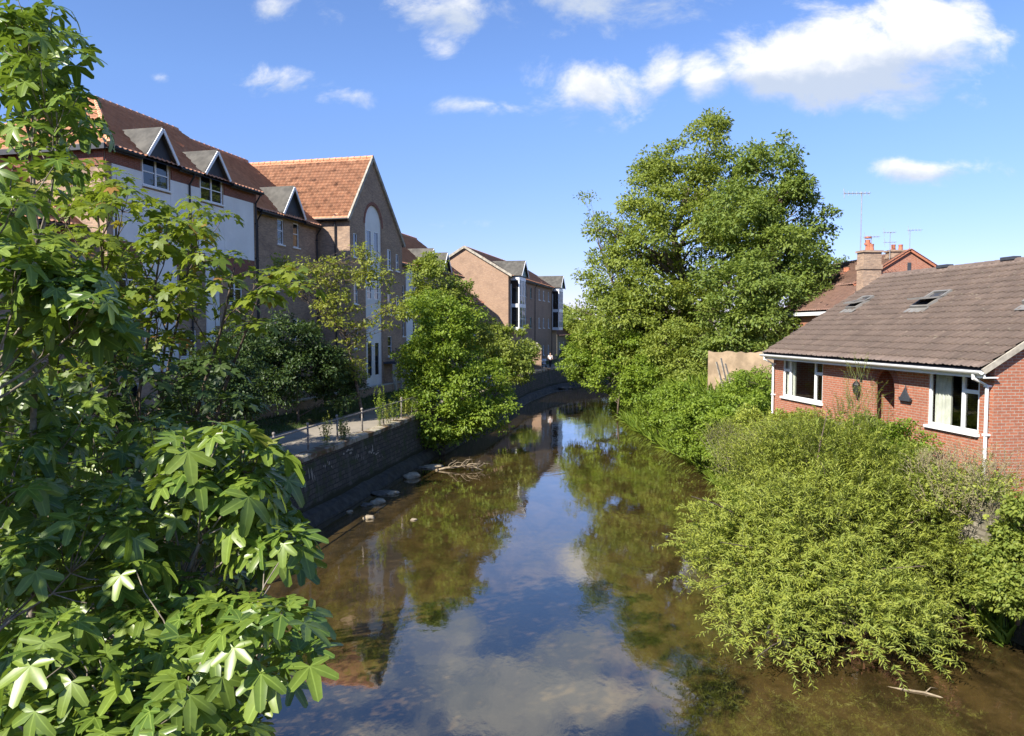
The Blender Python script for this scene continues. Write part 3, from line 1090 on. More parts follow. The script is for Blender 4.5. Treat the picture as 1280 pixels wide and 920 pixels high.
b.poly((0, 0, zrt), (acx - ar, 0, zrt), (acx - ar, 0, slope_z(acx - ar)), (0, 0, zl))
b.poly((acx + ar, 0, zrt), (LC, 0, zrt), (acx + ar, 0, slope_z(acx + ar)))
NS = 14
pts = [(acx - ar * math.cos(PI * i / NS), az + ar * math.sin(PI * i / NS)) for i in range(NS + 1)]
for (x0, z0), (x1, z1) in zip(pts, pts[1:]):
    if x0 < xa < x1:
        b.poly((x0, 0, z0), (x1, 0, z1), (x1, 0, slope_z(x1)), (xa, 0, za), (x0, 0, slope_z(x0)))
    else:
        b.poly((x0, 0, z0), (x1, 0, z1), (x1, 0, slope_z(x1)), (x0, 0, slope_z(x0)))
    b.poly((x0, 0, z0), (x0, .14, z0), (x1, .14, z1), (x1, 0, z1))
for x in (acx - ar, acx + ar):
    b.poly((x, 0, 0), (x, .14, 0), (x, .14, az), (x, 0, az))
b.poly((acx - ar, 0, zrt), (acx - ar, 0, az), (acx - ar, 0, az)) if False else None
b.poly((0, 0, 0), (0, 0, zl), (0, DC, zl), (0, DC, 0))
b.poly((LC, 0, 0), (LC, DC, 0), (LC, DC, zrt), (LC, 0, zrt))
b.poly((0, DC, 0), (0, DC, zl), (xa, DC, za), (LC, DC, zrt), (LC, DC, 0))
b.build('wall', M['brick_pale'], Cb)
ap = MB()
wa = []
for z0, z1 in ((9.3, 11.4), (6.6, 8.3), (1.2, 3.6)):
    wa += [(acx - 1.0, acx - .2, z0, z1), (acx + .2, acx + 1.0, z0, z1)]
ap.wall(acx - ar, acx + ar, 0, az, wa, .1, .05)
for (x0, z0), (x1, z1) in zip(pts, pts[1:]):
    ap.poly((x0, .1, az), (x1, .1, az), (x1, .1, z1), (x0, .1, z0)) if z0 > az + .001 and z1 > az + .001 else ap.poly((x0, .1, az), (x1, .1, az), (x1, .1, max(z0, z1)) if z1 > z0 else (x0, .1, z0))
ap.build('arched_panel', M['render_white'], Cb)
ring = MB()
for i in range(NS):
    a0, a1 = PI * i / NS, PI * (i + 1) / NS
    q = [(acx - r * math.cos(a), az + r * math.sin(a)) for r, a in ((ar + .005, a0), (ar + .005, a1), (ar + .24, a1), (ar + .24, a0))]
    ring.prism([(x, -.02, z) for x, z in q], (0, 0, 0), (0, .018, 0))
ring.build('brick_arch', M['brick_red'], Cb)
for h in wa: window(Cb, *h, .1, 1, .3 if h[3] > 4 else 0, sill=False)
for h in hs: window(Cb, *h, .05, 1, .5)
# roof slopes of C: ridge runs away from the river (local y)
vo = .12
tL = math.hypot(xa + .35, za - zl + .35 * (za - zl) / xa)
for nm, e, ez, sgn in (('roof', -.3, zl - .3 * (za - zl) / xa, 1), ('back_slope', LC + .3, zrt - .3 * (za - zrt) / (LC - xa), -1)):
    S = Vector((xa - e, 0, za - ez))
    if sgn > 0:
        tiled(nm, (e, DC, ez + .1), (0, -DC - vo, 0), S, M['pantile'], Cb)
    else:
        tiled(nm, (e, -vo, ez + .1), (0, DC + vo, 0), S, M['pantile'], Cb)
u = MB()
u.poly((-.3, -vo + .02, zl - .42), (xa, -vo + .02, za - .04), (xa, DC, za - .04), (-.3, DC, zl - .42))
u.poly((LC + .3, -vo + .02, zrt - .36), (xa, -vo + .02, za - .04), (xa, DC, za - .04), (LC + .3, DC, zrt - .36))
u.build('roof_underside', M['slate_dark'], Cb)
c = MB()
for i in range(30): c.tube([(xa, -vo + i * DC / 30, za + .1), (xa, -vo + (i + .95) * DC / 30, za + .1)], [.14, .12], 8)
c.build('ridge_cap', M['pantile'], Cb)
vg = MB()
vg.bar((-.35, -.08, zl - .38), (xa, -.08, za + .05), .13, .24, (0, 0, 1)); vg.bar((LC + .35, -.08, zrt - .3), (xa, -.08, za + .05), .13, .24, (0, 0, 1))
vg.build('verge', M['concrete'], Cb)
g = MB(); g.tube([(-.38, -.05, zl - .3), (-.38, 2.3, zl - .3)], .07, 8); g.tube([(-.1, 1.0, zl - .4), (-.1, 1.0, 0)], .05, 8); g.build('gutter', M['black_iron'], Cb)
qn = MB()
bl = MB(); bl.box(5.2, 7.6, -1.0, -.01, 2.0, 2.14)
bl.build('balcony', M['slate_dark'], Cb)
bl = MB()
for x in (5.3, 6.4, 7.5): bl.box(x - .12, x + .12, -.98, -.74, 0, 1.99)
bl.build('balcony_pier', M['concrete'], Cb)
bl = MB()
for i in range(22): bl.box(5.25 + i * .11, 5.27 + i * .11, -.98, -.96, 2.14, 3.1)
bl.box(5.2, 7.6, -1.0, -.95, 3.1, 3.15); bl.build('balcony_rail', M['black_iron'], Cb)

# ---------------- block D
D_ = empty('apartment_block', face_pt((-10.6, 49.0), 9.05) + Vector((-1.9, .5, PATHZ)), FA, 'tiled apartment block beyond the tall gable, mostly screened by riverside bushes', 'building', G)
LD, zeD, zrD = 21.0, 10.2, 14.0
wD = [(x, x + 1.0, z, z + 1.3) for x in (1.2, 4.2, 7.2, 10.2) for z in (1.0, 3.9, 6.9)]
shell(D_, LD, 10, zeD, wD, 'brick_pale', zrD)
roof_pair(D_, LD, 10, zeD, zrD, 'pantile')
for q in wD: window(D_, *q, .05, 2, .55)
pn = MB(); pn.box(2.5, 4.0, -.05, -.003, .2, 9.6); pn.box(5.5, 7.0, -.05, -.003, .2, 9.6); pn.build('render_panel', M['render_white'], D_)
dormer(D_, 11.5, 2.3, zeD + .05, zeD + 1.7, .76); dormer(D_, 15.5, 2.3, zeD + .05, zeD + 1.7, .76)
gutter(D_, 0, LD, zeD - .3)
Dw = empty('apartment_wing', face_pt((-10.6, 49.0), 22.5) + Vector((0, 0, PATHZ)), FA, 'low brick wing with small hipped tiled roof in front of far sunlit gable', 'building', G)
wW = [(x, x + 1.1, z, z + 1.3) for x in (1.6, 5.2) for z in (1.0, 3.8)] + [(1.6, 2.7, 5.6, 6.9), (5.2, 6.3, 5.6, 6.9)]
shell(Dw, 8.0, 8.0, 7.4, wW, 'brick_pale')
roof_pair(Dw, 8.0, 8.0, 7.4, 10.2, 'pantile', hipL=4.0, hipR=4.0)
for q in wW: window(Dw, *q, .05, 2, .55)
gutter(Dw, 0, 8, 7.1)

# ---------------- block E: sunlit gable and oriels
E = empty('apartment_block', (-.4, 82.0, PATHZ), FA, 'farthest apartment block with sunlit blank brick gable and two glazed oriel windows', 'building', G)
LE, DE, zeE, zrE = 30.0, 10.0, 10.5, 13.5
wE = [(x, x + 1.0, z, z + 1.35) for x in (8.2, 11.2, 16.5, 19.5, 23.0) for z in (.9, 4.6, 8.3)]
shell(E, LE, DE, zeE, wE, 'brick_buff', zrE)
roof_pair(E, LE, DE, zeE, zrE, 'pantile')
for q in wE: window(E, *q, .05, 2, .55, fm='green_paint' if q[0] < 12 else 'white_plastic')
gutter(E, 5, LE - 5, zeE - .3)
for x in (13.8, 25.5): downpipe(E, x, 0, zeE - .3)
vg = MB()
vg.bar((-.2, -.45, zeE - .2), (-.2, DE / 2, zrE + .1), .1, .25); vg.bar((-.2, DE + .45, zeE - .2), (-.2, DE / 2, zrE + .1), .1, .25)
vg.build('verge', M['concrete'], E)
for xo in (1.0, 26.2):
    o = MB(); w_, dp = 3.3, 1.0
    o.box(xo, xo + w_, -dp, -.003, 4.3, 4.7); o.box(xo, xo + w_, -dp, -.003, 6.9, 7.3); o.box(xo, xo + w_, -dp, -.003, 9.9, 10.3)
    for x in (xo, xo + w_ / 2 - .06, xo + w_ - .12): o.box(x, x + .12, -dp - .004, -dp + .12, 4.7, 9.9)
    for x in (xo + w_ / 4, xo + w_ * .75): o.box(x - .03, x + .03, -dp, -dp + .06, 4.7, 9.9)
    for z in (5.6, 8.2): o.box(xo + .12, xo + w_ - .12, -dp + .02, -dp + .08, z, z + .06)
    for z0 in (4.7, 7.3):
        o.box(xo + .001, xo + .1, -.12, -.003, z0, z0 + 2.2)
    f = o.build('oriel', M['white_plastic'] if xo < 5 else M['white_plastic'], E)
    gl = MB(); gl.box(xo + .05, xo + w_ - .05, -dp + .05, -.004, 4.72, 9.88); gl.build('pane', M['glass'], f)
    dormer(E, xo + w_ / 2, w_ + .2, zeE - .05, zeE + 1.6, .6, y0=-1.2, slate='green_paint')

# ---------------- small things at the foot of the blocks
def on_path(px, py):
    p = PZ(px, py, PATHZ); return p


for k, (px, py, h, lab) in enumerate(((357, 517, 1.5, 'square brick pier by dark shrubs in front of middle block'), (444, 496, 1.5, 'square brick pier left of the balcony under arched panel'), (490, 483, 1.4, 'small brick pier farthest along the shaded verge'))):
    p = on_path(px, py)
    b = MB(); b.box(-.22, .22, -.22, .22, 0, h); o = b.build('brick_pier', M['brick_pale']); o.location = p; o.rotation_euler.z = FA
    c = MB(); c.lathe([(.38, h), (.38, h + .08), (.05, h + .2)], (0, 0, 0), 4); c_ = c.build('cap', M['concrete'], o); c_.rotation_euler.z = PI / 4
    tag(o, lab, 'pier', 'brick piers along the verge')
p = on_path(670, 467); p = Vector((p.x, p.y, PATHZ))
b = MB(); b.box(-.5, .5, -.4, .4, 0, 2.2); o = b.build('gate_pier', M['brick_buff']); o.location = (P(671, 440, 84).x, 84, PATHZ)
c = MB(); c.lathe([(.75, 2.2), (.75, 2.35), (.3, 2.5), (.3, 2.8), (.1, 2.95)], (0, 0, 0), 4); c_ = c.build('cap', M['concrete'], o); c_.rotation_euler.z = PI / 4
tag(o, 'stout pale brick gate pier with pointed cap beside the person', 'pier')
# low garden wall along the verge
lw = empty('garden_wall', face_pt((-12.4, 38), 0) + Vector((0, 0, PATHZ)), FA, 'low brown brick wall running along the shaded verge below blocks', 'wall')
b = MB(); b.box(-3, 22, 0, .25, 0, .55); b.build('wall_body', M['brick_pale'], lw)
b = MB(); b.box(-3.02, 22.02, -.04, .29, .553, .64); b.build('coping', M['concrete'], lw)
# iron fence
p = P(218, 500, 27.5)
fe = empty('iron_fence', (p.x - 1.2, p.y - 2.5, PATHZ), FA, 'black upright iron railings in front of white door behind fig leaves', 'fence')
b = MB()
for i in range(44): b.box(i * .13, i * .13 + .022, 0, .022, 0, 1.5 if i % 11 else 1.65)
b.build('bars', M['black_iron'], fe)
b = MB(); b.box(-.02, 5.65, -.012, .034, .15, .2); b.box(-.02, 5.65, -.012, .034, 1.3, 1.35); b.build('rails', M['black_iron'], fe)

# ---------------- far house past the end of the path
Fh = empty('cottage', (7.5, 124, 2.4), FA, 'small pale stone cottage seen in the gap beyond farthest apartment block', 'building')
hF = [(2, 3, 1, 2.2), (6, 7, 1, 2.2)]
shell(Fh, 12, 7, 3.6, hF, 'garden_stone', 6.6)
roof_pair(Fh, 12, 7, 3.6, 6.6, 'old_tile')
for q in hF: window(Fh, *q)
# ------------------------------------------------------------------ bungalow on the right
HA = math.atan2(-0.993, 0.118)
H0 = Vector((10.4, 29.5, 3.55))
Hs = empty('bungalow', H0, HA, 'red brick bungalow with brown tiled roof, white windows and arched porch above the bank', 'house')
HL, HD, hz, hr = 11.5, 9.3, 2.62, 5.47
w1 = (0.75, 3.65, .82, 2.36)
w2 = (9.12, 11.02, .80, 2.36)
ax, ar_ = 7.15, .5
az0, azt = 0.0, 2.18
porch = (ax - ar_, ax + ar_, 0.0, azt)
b = MB()
b.wall(0, HL, -1.2, hz, [w1, w2, (ax - ar_, ax + ar_, 0.0, azt)], 0, .1)
NS = 12
asz = azt - ar_
for i in range(NS):
    a0, a1 = PI * i / NS, PI * (i + 1) / NS
    x0, z0, x1, z1 = ax - ar_ * math.cos(a0), asz + ar_ * math.sin(a0), ax - ar_ * math.cos(a1), asz + ar_ * math.sin(a1)
    b.poly((x0, 0.002, z0), (x1, 0.002, z1), (x1, .002, azt), (x0, .002, azt))
    b.poly((x0, 0.002, z0), (x0, .1, z0), (x1, .1, z1), (x1, .002, z1))
# porch recess
X0, X1 = ax - ar_ - .25, ax + ar_ + .25
b.poly((X0, .1, 0), (X0, 1.1, 0), (X0, 1.1, azt + .1), (X0, .1, azt + .1)); b.poly((X1, .1, 0), (X1, .1, azt + .1), (X1, 1.1, azt + .1), (X1, 1.1, 0))
b.poly((X0, 1.1, 0), (X1, 1.1, 0), (X1, 1.1, azt + .1), (X0, 1.1, azt + .1)); b.poly((X0, .1, azt + .1), (X1, .1, azt + .1), (X1, 1.1, azt + .1), (X0, 1.1, azt + .1))
b.poly((X0, .1, 0), (X1, .1, 0), (X1, 1.1, 0), (X0, 1.1, 0))
for x in (0, HL):
    b.poly((x, 0, -1.2), (x, 0, hz), (x, HD / 2, hr), (x, HD, hz), (x, HD, -1.2))
b.poly((0, HD, -1.2), (0, HD, hz), (HL, HD, hz), (HL, HD, -1.2))
b.build('wall', M['brick_house'], Hs)
ring = MB()
for i in range(NS):
    a0, a1 = PI * i / NS, PI * (i + 1) / NS
    q = [(ax - r * math.cos(a), asz + r * math.sin(a)) for r, a in ((ar_ + .004, a0), (ar_ + .004, a1), (ar_ + .2, a1), (ar_ + .2, a0))]
    ring.prism([(x, -.014, z) for x, z in q], (0, 0, 0), (0, .012, 0))
ring.build('brick_arch', M['brick_red'], Hs)
d = MB(); d.box(ax - .42, ax + .42, 1.0, 1.07, .02, 2.0)
for zz in (.2, 1.1): d.box(ax - .32, ax + .32, .985, .999, zz, zz + .7)
dd = d.build('door', M['door_red'], Hs)
# soldier course under eaves
b = MB(); b.box(-.0, HL, -.012, -.002, 2.44, 2.6); b.build('brick_band', M['brick_red'], Hs)

t_ = (hr - hz) / (HD / 2)
ov, vg_ = .42, .12
zo = hz - ov * t_
tiled('roof', (-vg_, -ov, zo + .1), (HL + 2 * vg_, 0, 0), (0, HD / 2 + ov, hr - zo), M['brown_tile'], Hs, pw=.33, ph=.34, amp=.040, step=.045, flat=True, sub=8)
tiled('back_slope', (HL + vg_, HD + ov, zo + .1), (-HL - 2 * vg_, 0, 0), (0, -HD / 2 - ov, hr - zo), M['brown_tile'], Hs, pw=.33, ph=.34, amp=.02, step=.028, flat=True, sub=4)
u = MB()
u.poly((-vg_ + .02, -ov + .02, zo + .05), (HL + vg_ - .02, -ov + .02, zo + .05), (HL + vg_ - .02, HD / 2, hr + .05), (-vg_ + .02, HD / 2, hr + .05))
u.poly((-vg_ + .02, HD + ov - .02, zo + .05), (-vg_ + .02, HD / 2, hr + .05), (HL + vg_ - .02, HD / 2, hr + .05), (HL + vg_ - .02, HD + ov - .02, zo + .05))
u.build('roof_underside', M['slate_dark'], Hs)
c = MB()
for i in range(26):
    x = -vg_ + (HL + 2 * vg_) * i / 26
    c.tube([(x, HD / 2, hr + .07), (x + (HL + 2 * vg_) / 26 * .96, HD / 2, hr + .07)], [.115, .105], 8)
c.build('ridge_cap', M['brown_tile'], Hs)
for x in (3.4, 6.4, 9.6):
    c = MB(); c.box(x - .28, x + .28, HD / 2 - .13, HD / 2 + .13, hr + .13, hr + .23); c.build('ridge_vent', M['slate_dark'], Hs)
for x in (-vg_ - .01, HL + vg_ + .01):
    v = MB()
    v.bar((x, -ov, zo + .03), (x, HD / 2, hr + .04), .05, .14); v.bar((x, HD + ov, zo + .03), (x, HD / 2, hr + .04), .05, .14)
    v.build('verge', M['concrete'], Hs)
# fascia, soffit, gutter, pipes
f = MB(); f.box(-vg_, HL + vg_, -ov + .04, -ov + .08, zo - .13, zo + .06); f.box(-vg_, HL + vg_, -ov + .081, -.002, zo - .13, zo - .10); f.build('fascia', M['white_plastic'], Hs)
g = MB()
n = 8
for i in range(n):
    a0, a1 = PI + PI * i / n, PI + PI * (i + 1) / n
    r0, r1 = .085, .073
    cyy, czz = -ov - .05, zo + .05
    q = [(cyy + r * math.cos(a), czz + r * math.sin(a)) for r, a in ((r0, a0), (r0, a1), (r1, a1), (r1, a0))]
    g.prism([(-vg_ - .03, y, z) for y, z in q], (0, 0, 0), (HL + 2 * vg_ + .06, 0, 0))
g.build('gutter', M['white_plastic'], Hs)
for x in (.12, HL - .13):
    d = MB()
    d.tube([(x, -ov - .05, zo + .0), (x, -ov - .05, zo - .14), (x, -.09, zo - .32), (x, -.09, -.9)], .042, 10)
    for z in (zo - .36, .8, -.3): d.box(x - .06, x + .06, -.14, -.002, z, z + .05)
    d.build('downpipe', M['white_plastic'], Hs)


def house_window(q, lights, curt):
    x0, x1, z0, z1 = q
    fw = .075; y0, y1 = .025, .09
    b = MB()
    b.box(x0, x1, y0, y1, z0, z0 + fw); b.box(x0, x1, y0, y1, z1 - fw, z1); b.box(x0, x0 + fw, y0, y1, z0 + fw, z1 - fw); b.box(x1 - fw, x1, y0, y1, z0 + fw, z1 - fw)
    for xm in lights:
        b.box(xm - fw * .6, xm + fw * .6, y0 - .006, y1 - .004, z0 + fw, z1 - fw)
    # small top-hung lights in the side bays
    zt = z0 + (z1 - z0) * .66
    for a, c in ((x0, lights[0]) if len(lights) > 1 else (None, None), (lights[-1], x1)):
        if a is None: continue
        b.box(a + fw * .6, c - fw * .6, y0 + .004, y1 - .01, zt - .05, zt + .05)
    f = b.build('window', M['white_plastic'], Hs, bevel=.006)
    g = MB(); g.poly((x0 + .03, .07, z0 + .03), (x1 - .03, .07, z0 + .03), (x1 - .03, .07, z1 - .03), (x0 + .03, .07, z1 - .03)); g.build('pane', M['clear_glass'], f)
    s = MB(); s.box(x0 - .05, x1 + .05, -.09, .024, z0 - .075, z0 - .003); s.build('sill', M['white_plastic'], f)
    for (a, c) in curt:
        k = MB(); n = 26
        pr = [(a + (c - a) * i / n, .16 + .04 * math.sin(i * 1.35) + .01 * math.sin(i * 3.1)) for i in range(n + 1)]
        for (xa_, ya), (xb_, yb) in zip(pr, pr[1:]):
            k.poly((xa_, ya, z0 - .1), (xb_, yb, z0 - .1), (xb_, yb, z1 + .05), (xa_, ya, z1 + .05))
        k.build('curtain', M['curtain'], f, smooth=True)
    r = MB()   # a room behind the window
    r.poly((x0 - .3, 3, -.0), (x1 + .3, 3, 0), (x1 + .3, 3, 2.4), (x0 - .3, 3, 2.4)); r.poly((x0 - .3, .12, .0), (x1 + .3, .12, 0), (x1 + .3, 3, 0), (x0 - .3, 3, 0))
    r.build('room', M['wood_grey'], f)
    return f


house_window(w1, (1.28, 3.1), [(.8, 1.45)])
house_window(w2, (10.42,), [(9.2, 9.85)])


def roofpt(px, py):
    """photo pixel -> local x, slope distance on the bungalow roof"""
    mw = Matrix.Translation(H0) @ Matrix.Rotation(HA, 4, 'Z')
    O = mw @ Vector((0, -ov, zo + .12)); n = (mw.to_3x3() @ Vector((0, -t_, 1))).normalized()
    d = ray(px, py); c = Vector((0, 0, CAMZ))
    q = mw.inverted() @ (c + d * ((O - c).dot(n) / d.dot(n)))
    return q


def skylight(p_low, w, ln, opening, swing):
    yv = Vector((0, 1, t_)).normalized(); nv = Vector((0, -t_, 1)).normalized(); xv = Vector((1, 0, 0))
    base = Vector(p_low)
    Mx = Matrix((xv, yv, nv)).transposed().to_4x4(); Mx.translation = base
    f = MB()
    for (x0, x1, y0, y1) in ((-w / 2, w / 2, 0, .07), (-w / 2, w / 2, ln - .07, ln), (-w / 2, -w / 2 + .07, .07, ln - .07), (w / 2 - .07, w / 2, .07, ln - .07)):
        M2 = Mx @ Matrix.Translation(((x0 + x1) / 2, (y0 + y1) / 2, .05)); f.obox(M2, x1 - x0, y1 - y0, .12)
    M2 = Mx @ Matrix.Translation((0, -.14, .035)); f.obox(M2, w + .1, .26, .02)
    fr = f.build('skylight', M['frame_grey'], Hs)
    h = MB(); M2 = Mx @ Matrix.Translation((0, ln / 2, .03)); h.obox(M2, w - .14, ln - .14, .03); h.build('opening', M['slate_dark'], fr)
    # pivoting sash: turned about its middle
    Rm = Mx @ Matrix.Translation((0, ln / 2, .13)) @ Matrix.Rotation(math.radians(swing), 4, 'X')
    s = MB()
    for (x0, x1, y0, y1) in ((-w / 2, w / 2, -ln / 2, -ln / 2 + .08), (-w / 2, w / 2, ln / 2 - .08, ln / 2), (-w / 2, -w / 2 + .08, -ln / 2 + .08, ln / 2 - .08), (w / 2 - .08, w / 2, -ln / 2 + .08, ln / 2 - .08)):
        s.obox(Rm @ Matrix.Translation(((x0 + x1) / 2, (y0 + y1) / 2, 0)), x1 - x0, y1 - y0, .05)
    sa = s.build('sash', M['frame_grey'], fr)
    g = MB(); g.obox(Rm, w - .15, ln - .15, .02); g.build('pane', M['glass'], sa)


q = roofpt(1149, 386); skylight((q.x, q.y, q.z), .85, 1.0, 0, -26)
q = roofpt(1064, 387); skylight((q.x, q.y, q.z), .7, .85, 0, -20)
q = roofpt(1293, 382); skylight((q.x, q.y, q.z), .7, .9, 0, 0)

# wall ornaments
mw = Matrix.Translation(H0) @ Matrix.Rotation(HA, 4, 'Z')
b = MB()   # boat-like ornament: hull, mast and sails
b.prism([(-.23, 0, 0), (.23, 0, 0), (.26, 0, .1), (-.26, 0, .1)], (0, -.03, 0), (0, .03, 0))
b.prism([(-.2, 0, .1), (.02, 0, .1), (.0, 0, .38)], (0, -.02, 0), (0, .02, 0)); b.prism([(.04, 0, .1), (.2, 0, .1), (.04, 0, .3)], (0, -.02, 0), (0, .02, 0))
b.tube([(.02, 0, .08), (.02, 0, .46)], .014, 6); b.box(-.02, .02, 0, .08, .12, .16)
o = b.build('wall_ornament', M['slate_dark']); o.location = mw @ Vector((8.25, -.085, 1.36)); o.rotation_euler.z = HA
tag(o, 'dark metal boat-shaped ornament on brick wall between porch and window', 'ornament')
b = MB(); b.lathe([(.03, .42), (.1, .34), (.12, .3), (.09, .05), (.05, 0), (.02, -.05)], (0, -.16, 0), 6); b.tube([(0, -.16, .42), (0, -.12, .5), (0, 0, .5)], .014, 6); b.box(-.05, .05, -.02, .003, .4, .56)
o = b.build('wall_lantern', M['black_iron'], smooth=False); o.location = mw @ Vector((5.95, -.006, 1.35)); o.rotation_euler.z = HA
tag(o, 'small dark wall lantern left of the arched porch', 'lantern')
# small white ornament by the porch
b = MB(); b.lathe([(.07, 0), (.12, .06), (.13, .16), (.09, .26), (.06, .32), (.08, .38), (.06, .46), (.01, .5)], (0, 0, 0), 12)
o = b.build('garden_ornament', M['white_plastic'], smooth=True); o.location = mw @ Vector((7.05, -.6, .02))
tag(o, 'small white garden ornament standing by the porch foot', 'ornament')

M['tan_render'] = plain_mat('tan_render', (0.34, 0.25, 0.16), 0.9, 0.2, 0, 0.25, 1.5, 0.01)
# ---------------- garden walls on the bank
def stone_wall(px0, px1, py, Y0, Y1, h, lab, name='garden_wall', mat='garden_stone', thick=.4, top=None):
    a, c = P(px0, py, Y0), P(px1, py, Y1)
    z0 = 2.2
    b = MB(); n = 14
    d = (c - a); d.z = 0; L = d.length; d.normalize(); nn = Vector((-d.y, d.x, 0))
    pts = []
    for i in range(n + 1):
        q = a + d * L * i / n
        pts.append((q, (top if top else a.z) + random.uniform(-.07, .07)))
    for (p, zt), (q, zu) in zip(pts, pts[1:]):
        p0, q0 = Vector((p.x, p.y, z0)), Vector((q.x, q.y, z0))
        b.prism([p0, q0, Vector((q.x, q.y, zu)), Vector((p.x, p.y, zt))], nn * (-thick / 2), nn * (thick / 2))
    o = b.build(name, M[mat])
    return tag(o, lab, 'wall')


stone_wall(1032, 1062, 500, 24.5, 22.8, 1, 'pale stone garden wall stub below bungalow left window', top=3.95)
stone_wall(1036, 1050, 530, 23.2, 21.0, 1, 'weathered pale stone gate pillar stub lower on the bank', top=3.35)
stone_wall(1142, 1250, 570, 18.2, 15.6, 1, 'weathered dry stone retaining wall under bungalow right window', top=3.25)
stone_wall(886, 968, 440, 44, 42, 1, 'tall tan rendered garden wall behind bungalow near big tree trunk', mat='tan_render', thick=.25, top=P(920, 440, 43).z)
# leaning grey planks by the tan wall
a = P(905, 478, 41.5)
b = MB()
for dx_, l_ in ((0, 1.6), (.25, 1.8), (.5, 1.5)):
    b.bar((dx_, 0, 0), (dx_ - .35, .35, l_), .16, .04)
o = b.build('planks', M['wood_grey']); o.location = (a.x, 41.5, 3.5)
tag(o, 'grey weathered planks leaning on the tan garden wall', 'planks')

# ---------------- terrace behind
def chimney(root, x, y, z0, h, w=1.1, d=.7, pots=2, mat='brick_pale', hooded=False):
    b = MB(); b.box(x - w / 2, x + w / 2, y - d / 2, y + d / 2, z0, z0 + h)
    b.box(x - w / 2 - .06, x + w / 2 + .06, y - d / 2 - .06, y + d / 2 + .06, z0 + h * .72, z0 + h * .8)
    b.box(x - w / 2 - .08, x + w / 2 + .08, y - d / 2 - .08, y + d / 2 + .08, z0 + h + .002, z0 + h + .12)
    c = b.build('chimney', M[mat], root)
    for i in range(pots):
        px_ = x + (i - (pots - 1) / 2) * w / max(pots, 1) * .85
        p = MB(); hh = .5 if not (hooded and i == 0) else .8
        p.lathe([(.16, z0 + h + .1), (.13, z0 + h + .35), (.15, z0 + h + hh), (.10, z0 + h + hh + .01)], (px_, y, 0), 10)
        if hooded and i == 0: p.lathe([(.22, z0 + h + hh + .1), (.22, z0 + h + hh + .2)], (px_, y, 0), 10); p.lathe([(.2, z0 + h + .5), (.2, z0 + h + .62)], (px_, y, 0), 10)
        p.build('chimney_pot', M['terracotta'], c)
    return c


TA = HA
p = P(1128, 330, 46)
T1 = empty('terraced_house', (p.x, 49.5, 3.6), 0, 'red brick house with gable facing and twin-pot chimney behind bungalow ridge', 'house')
hx = 3.4
ez = 11.05 - 3.6; rz_ = P(1137, 313, 49.5).z - 3.6; gx = P(1137, 313, 49.5).x - p.x
b = MB()
b.poly((gx - hx, 0, 0), (gx + hx, 0, 0), (gx + hx, 0, rz_ - 2.1), (gx, 0, rz_), (gx - hx, 0, rz_ - 2.1))
b.poly((gx - hx, 0, 0), (gx - hx, 0, rz_ - 2.1), (gx - hx, 12, rz_ - 2.1), (gx - hx, 12, 0)); b.poly((gx + hx, 0, 0), (gx + hx, 12, 0), (gx + hx, 12, rz_ - 2.1), (gx + hx, 0, rz_ - 2.1))
b.poly((gx - hx, 12, 0), (gx - hx, 12, rz_ - 2.1), (gx, 12, rz_), (gx + hx, 12, rz_ - 2.1), (gx + hx, 12, 0))
b.build('wall', M['brick_house'], T1)
for s in (-1, 1):
    e = Vector((gx + s * (hx + .3), 0, rz_ - 2.1 - .3 * 2.1 / hx + .08))
    if s < 0: tiled('roof', (e.x, 12.2, e.z), (0, -12.4, 0), Vector((-s * (hx + .3), 0, rz_ + .08 - e.z)), M['old_tile'], T1, pw=.25, ph=.25)
    else: tiled('back_slope', (e.x, -.2, e.z), (0, 12.4, 0), Vector((-s * (hx + .3), 0, rz_ + .08 - e.z)), M['old_tile'], T1, pw=.25, ph=.25)
v = MB(); v.bar((gx - hx - .3, -.12, rz_ - 2.28), (gx, -.12, rz_ + .04), .06, .2); v.bar((gx + hx + .3, -.12, rz_ - 2.28), (gx, -.12, rz_ + .04), .06, .2); v.build('bargeboard', M['terracotta'], T1)
v = MB(); v.box(gx - .12, gx + .12, -.03, -.003, rz_ - 1.5, rz_ - .8); v.build('vent', M['slate_dark'], T1)
q = P(1121, 318, 50.5); chimney(T1, q.x - p.x, 1.0, q.z - 3.6 - 1.4, 1.55, 1.15, .8, 2)

p = P(1060, 372, 44)
T2 = empty('terraced_house', (p.x - .6, 53, 3.6), HA, 'long terraced house with orange-brown roof and wide pale chimney stack behind bungalow', 'house')
zE = P(1020, 388, 52).z - 3.6; 
LT = 9.0
hT = [(x, x + 1.1, zE - 1.7, zE - .35) for x in (1.5, 4.5, 7.5)]
shell(T2, LT, 7, zE, hT, 'brick_house', zE + 1.7)
roof_pair(T2, LT, 7, zE, zE + 1.7, 'old_tile', pw=.25, ph=.25)
for h in hT: window(T2, *h)
b = MB(); b.box(-.1, LT, -.42, -.38, zE - .42, zE - .2); b.build('fascia', M['white_plastic'], T2)
inv2 = (Matrix.Translation((p.x - .6, 53, 3.6)) @ Matrix.Rotation(HA, 4, 'Z')).inverted()
q = inv2 @ P(1086, 345, 45.5); chimney(T2, q.x, q.y, q.z - 2.2, 3.6, .7, 1.15, 3, hooded=True)
q = inv2 @ P(1058, 350, 55); chimney(T2, q.x, q.y, q.z - 1.5, 1.9, .7, .9, 2, 'brick_house')


